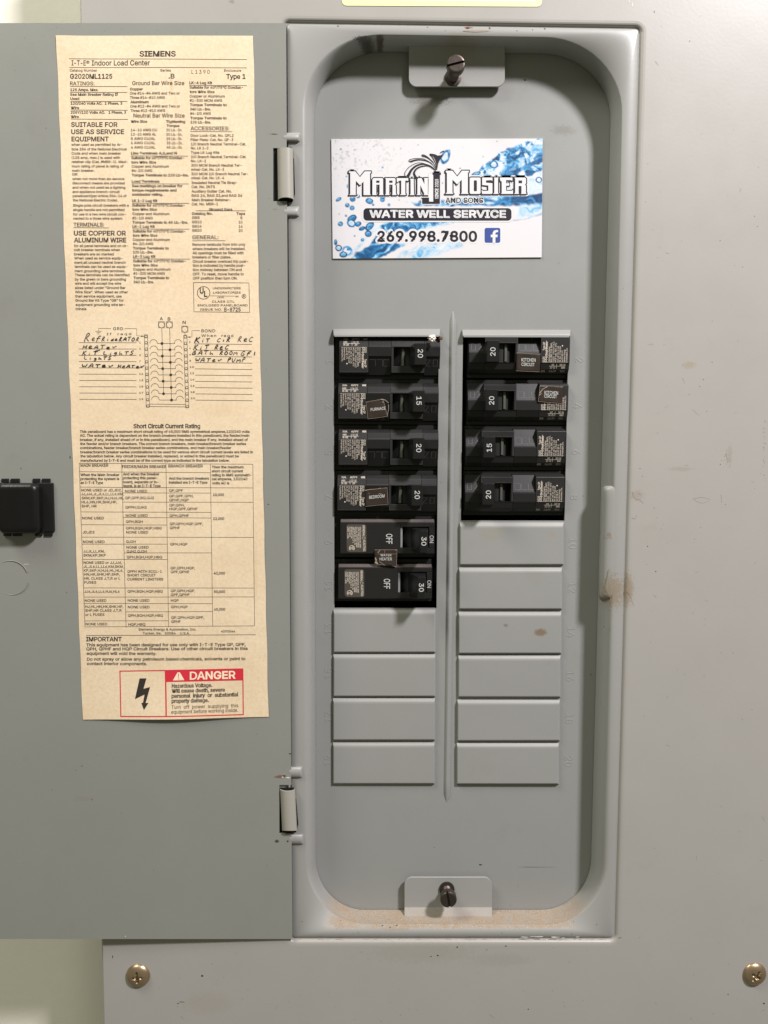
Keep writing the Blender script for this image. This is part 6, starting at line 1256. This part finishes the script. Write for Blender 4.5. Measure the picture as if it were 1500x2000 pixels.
def breaker_ge(label, x, z):
    t = thing('circuit_breaker', label, 'circuit breaker', (0, 0, 0), 'black 30 amp breakers of the water heater')
    mb = MB(); mb.loft([[L(-13, .6, -.02), L(189, .6, -.02), L(189, 87, -.02), L(-13, 87, -.02)], [L(-13, .6, -.0008), L(189, .6, -.0008), L(189, 87, -.0008), L(-13, 87, -.0008)]], cap0=True, cap1=True)
    mb.build('case', M_BASE, t, bevel=0.0002)
    H1 = .0058
    prof = [(8, -.0006), (8.6, .0030), (13.5, H1 - .0004), (14.5, H1), (76, H1), (77, H1 - .0004), (79, -.0006)]
    d = prism(.2, 119, prof, '', None, None)
    for (u0, u1, pf) in ((119.01, 187, [(8, -.0006), (8.6, .0030), (13.5, H1 - .0004), (14.5, H1), (23, H1), (23.2, -.0006)]), (119.01, 187, [(65, -.0006), (65.2, H1), (76, H1), (77, H1 - .0004), (79, -.0006)]), (176, 187, [(23.4, -.0006), (23.6, H1), (64.6, H1), (64.8, -.0006)])):
        q = prism(u0, u1, pf, '', None, None); d.add(q.v, q.f)
    d.build('face', M_GLOSSY, t, bevel=.00012)
    mb = MB(); mb.loft([[L(u, v, .0031) for u, v in ((1, 8.9), (186, 8.9), (186, 9.3), (1, 9.3))], [L(u, v, H1 - .00025) for u, v in ((1, 13.2), (186, 13.2), (186, 13.6), (1, 13.6))]])
    mb.add([L(1, 8.7, .00335), L(186, 8.7, .00335), L(186, 13.6, H1 - .0001), L(1, 13.6, H1 - .0001)], [(0, 1, 2, 3)])
    mb.build('dusty_edge', M_DUSTBLK, t)
    # slot: grey strip, barrel and toggle
    mb = MB(); mb.loft([[L(119.5, 24, .001), L(123.5, 24, .001), L(123.5, 64.5, .001), L(119.5, 64.5, .001)], [L(119.5, 24, H1 - .0006), L(123.5, 24, H1 - .0012), L(123.5, 64.5, H1 - .0012), L(119.5, 64.5, H1 - .0006)]], cap1=True)
    mb.build('grey_strip', simple('grey_strip', (.22, .22, .22), .5), t)
    mb = MB(); lo = []
    for k in range(9):
        a = -1 + 2 * k / 8; lo.append([L(148 + 24 * a, 24, .0004 + .0040 * (1 - a * a)), L(148 + 24 * a, 64.6, .0004 + .0040 * (1 - a * a))])
    mb.loft(lo, closed=False); mb.build('toggle_drum', M_DRUM, t, smooth=True)
    H = .0180
    mb = MB(); mb.loft([[L(139, 26, .002), L(173, 26, .002), L(173, 70, .002), L(139, 70, .002)], [L(141, 25, .0065), L(174, 25, .0065), L(174, 70, .0065), L(141, 70, .0065)], [L(156, 26, H), L(170.5, 26, H), L(170.5, 69, H), L(156, 69, H)]], cap0=True, cap1=True)
    tg = mb.build('toggle', M_HANDLE, t, bevel=.0003, seg=3)
    pr = Print(local_print(H)); pr.e = 6e-5; pr.text('30', 158.5, 38, 158.5 + 17, 9, off=.02, rot=90); pr.mb.build('printed_rating', M_WTXT, tg)
    pr = Print(local_print(H1)); pr.e = 6e-5
    pr.text('OFF', 91, 37, 91 + 20, 12, off=.015, rot=90); pr.mb.build('printed_word', M_WTXT, t); pr = Print(local_print(H1)); pr.e = 6e-5; pr.text('ON', 177.5, 40, 177.5 + 15, 7.5, off=.015, rot=90)
    pr.mb.build('printed_word', M_WTXT, t)
    mb = MB(); mb.loft([[L(x_, y_, H1 + h_) for x_, y_ in rrect([(12, 18), (51.5, 18), (52.5, 73.5), (13, 73.5)], 5, n=5, ms=1)] for h_ in (0, .00012)], cap1=True)
    lb = mb.build('rating_label', M_SILVER, t)
    pr = Print(local_print(H1 + .00012)); pr.e = 5e-5
    pr.text('GENERAL', 44.5, 20, 44.5 + 22, 4.2, off=.03, rot=90); pr.text('ELECTRIC', 45.5, 50, 45.5 + 22, 4.2, off=.03, rot=90)
    rr_ = random.Random(4)
    for i, (xx, s, ln) in enumerate(((38.5, 'VOLTS 120/240 AC SWD', 42), (35, 'TYPE THQL 40°C HACR', 41), (31.5, 'CU-AL 60/75°C WIRE', 41), (28, 'TORQUE IN. LBS. 36', 36), (24.5, 'AWG 14-10 CU 12-8', 32), (21.2, 'INTERRUPT CAP.', 24), (17.8, '10,000 AMPS', 20), (14.2, 'UND. LAB.', 24))):
        pr.text(s, xx, 23, xx + ln, 2.6, off=.03, rot=90)
    pr.ring(46.8, 45.5, 2.6, .6, n=14); pr.ring(23, 65.5, 5.2, 1.0, n=18, a0=-230, a1=50)
    pr.text('SA', 23.6, 61.8, 23.6 + 7, 4.0, off=.04, rot=90); pr.text('B', 19, 64, 19 + 4, 3.6, off=.04, rot=90)
    pr.mb.build('printed_text', M_BTXT, lb)
    t.location = (x, -HB0, z)
    return t
XG = P(664.5, 1050, HTOP)[0]
g1 = breaker_ge('upper 30 amp breaker of the water heater pair, silver foil label on its left', XG, ZL[4] + 0.0006)
g2 = dup(g1, 'lower 30 amp breaker of the water heater pair, bottom of the left column'); g2.location = (XG - 0.0012, -HB0, ZL[5] + 0.0006)

# ------------------------------------------------------------------ embossed tapes
def tape(label, quad, h, lines, seed, tilt=0, curl=0.0004, backing=None, worn=()):
    rnd = random.Random(seed)
    c = P(*[(quad[2][0] + quad[3][0]) / 2, (quad[2][1] + quad[3][1]) / 2], h)
    t = thing('label_tape', label, 'label tape', tuple(c), 'embossed tapes stuck on the breakers')
    n = 14; mb = MB()
    def S(u, v): return h + 0.0003 + curl * (0.5 * math.sin(u * 4.2 + seed) * math.sin(v * 3.6 + seed * 2) + .5)
    for j in range(n + 1):
        for i in range(n + 1):
            x, y = bil(quad, i / n, j / n); mb.v.append(tuple(P(x, y, S(i / n, j / n) + rnd.uniform(-2e-5, 2e-5))))
    for j in range(n):
        for i in range(n): a = j * (n + 1) + i; mb.f.append((a, a + 1, a + n + 2, a + n + 1))
    o = mb.build('tape_strip', M_TAPE, t, smooth=True)
    s_ = o.modifiers.new('s', 'SOLIDIFY'); s_.thickness = 0.00022; s_.offset = -1
    if backing:
        mb = MB(); mb.loft([[P(x, y, h + .00004) for x, y in backing], [P(x, y, h + .00014) for x, y in backing]], cap1=True); mb.build('backing', M_TAPED, t)
    def surf(x, y, e): return P(x, y, h + 0.0003 + curl + 0.00003 + e)
    pr = Print(surf)
    for (s, x0, yb, x1, cap, sl) in lines: pr.text(s, x0, yb, x1, cap, off=.012, slope=sl)
    pr.mb.build('embossed_letters', M_WTXT, t)
    pr = Print(surf)
    q = quad + [quad[0]]
    for a, b in zip(q, q[1:]):
        if rnd.random() < .75: pr.line([a, ((a[0] + b[0]) / 2, (a[1] + b[1]) / 2 + rnd.uniform(-.4, .4)), b], .45)
    for (pts, wd, w1) in worn: pr.line(pts, wd, None, w1)
    pr.mb.build('worn_lit_edges', simple('worn_tape_edge', (.30, .24, .19), .5), t)
HT = HB0 + .0060 + .0001
tape('dark tape reading FURNACE on the second left breaker', [(715, 785), (748, 779), (760, 789), (756, 814)][:2] + [(757, 813), (718.5, 818)], HT, [('FURNACE', 724, 803, 753, 5.6, -.11)], 1, backing=[(715, 769), (760, 769), (760, 816), (716, 812)], worn=[([(744, 780), (752, 781), (759, 787)], 1.6, .8), ([(746, 785), (750, 786)], 1.2, .8), ([(759, 790), (759, 800), (756, 812)], 1.0, .6)])
tape('dark tape reading BEDROOM on the fourth left breaker', [(714, 957), (756, 952.5), (758, 985), (714, 989)], HT, [('BEDROOM', 721, 974.5, 751, 6, -.10)], 2, backing=[(714, 949), (759, 949), (759, 990), (714, 984)], worn=[([(713, 958), (722, 956), (736, 955), (744, 953)], 1.2, .5), ([(740, 964), (746, 964.5)], 1.2, .5), ([(720, 963), (722, 964)], .8, .5)])
tape('kitchen circuit tape near the middle of the top right breaker', [(1009.5, 689), (1056, 691.5), (1054, 726), (1008, 724)], HT, [('KITCHEN', 1018.5, 706, 1046, 6.6, .02), ('CIRCUIT', 1018.5, 714.5, 1044, 6.2, .03)], 3)
tape('kitchen circuit tape over the printed end of the second right breaker', [(1055, 753), (1100.5, 755), (1098, 788), (1051.5, 784)], HT, [('KITCHEN', 1063.5, 770, 1090, 6.6, .04), ('CIRCUIT', 1063, 776.5, 1087.5, 6.0, .05)], 4, worn=[([(1054, 768), (1060, 760), (1070, 755)], 1.8, .7), ([(1053, 772), (1058, 768)], 1.8, .7), ([(1064, 758), (1068, 755)], 1.0, .7)])
tape('crinkled WATER HEATER tape bridging the two 30 amp breakers', [(732, 1073.5), (775.5, 1073.5), (774, 1106), (732, 1101)], HT - .0002, [('WATER', 743, 1086.5, 764.5, 4.6, 0), ('HEATER', 741.5, 1094.5, 765.5, 5.4, 0)], 5, curl=.0007, worn=[([(731.5, 1082), (775, 1082)], .5, .4), ([(738, 1080), (743, 1073.5)], 1.6, .7), ([(733, 1097), (738, 1101)], 5, 2), ([(733, 1089), (735, 1095)], 2, 3), ([(741, 1097), (752, 1104)], .9, .5), ([(751, 1080), (752, 1074)], .5, .5)])

# ------------------------------------------------------------------ crumbs at the corner of the left opening
def crumb(name, label, cat, px, py, h, r, mat, seed):
    rnd = random.Random(seed); c = P(px, py, h)
    bm = bmesh.new(); bmesh.ops.create_icosphere(bm, subdivisions=3, radius=r)
    for v in bm.verts:
        n = v.co.normalized(); k = .72 + .42 * (math.sin(n.x * 7 + seed) * math.sin(n.z * 9 + seed) * .5 + .5) + rnd.uniform(-.12, .12); v.co *= k
    vs = [tuple(v.co) for v in bm.verts]; fs = [tuple(v.index for v in f.verts) for f in bm.faces]; bm.free()
    me = bpy.data.meshes.new(name); me.from_pydata(vs, [], fs); me.materials.append(mat)
    o = bpy.data.objects.new(name, me); COL.objects.link(o); o.location = tuple(c); o['label'] = label; o['category'] = cat
crumb('plaster_crumb', 'white plaster crumb stuck above the topmost left breaker', 'crumb', 844, 661, H_DEAD + .0065, .0022, M_CRUMB, 2)
crumb('rust_crumb', 'small brown rusty crumb beside the white plaster crumb', 'crumb', 861, 660.5, H_DEAD + .0026, .0011, simple('rust_crumb', (.17, .10, .055), .9, bump=1, var=.4, vscale=900), 5)
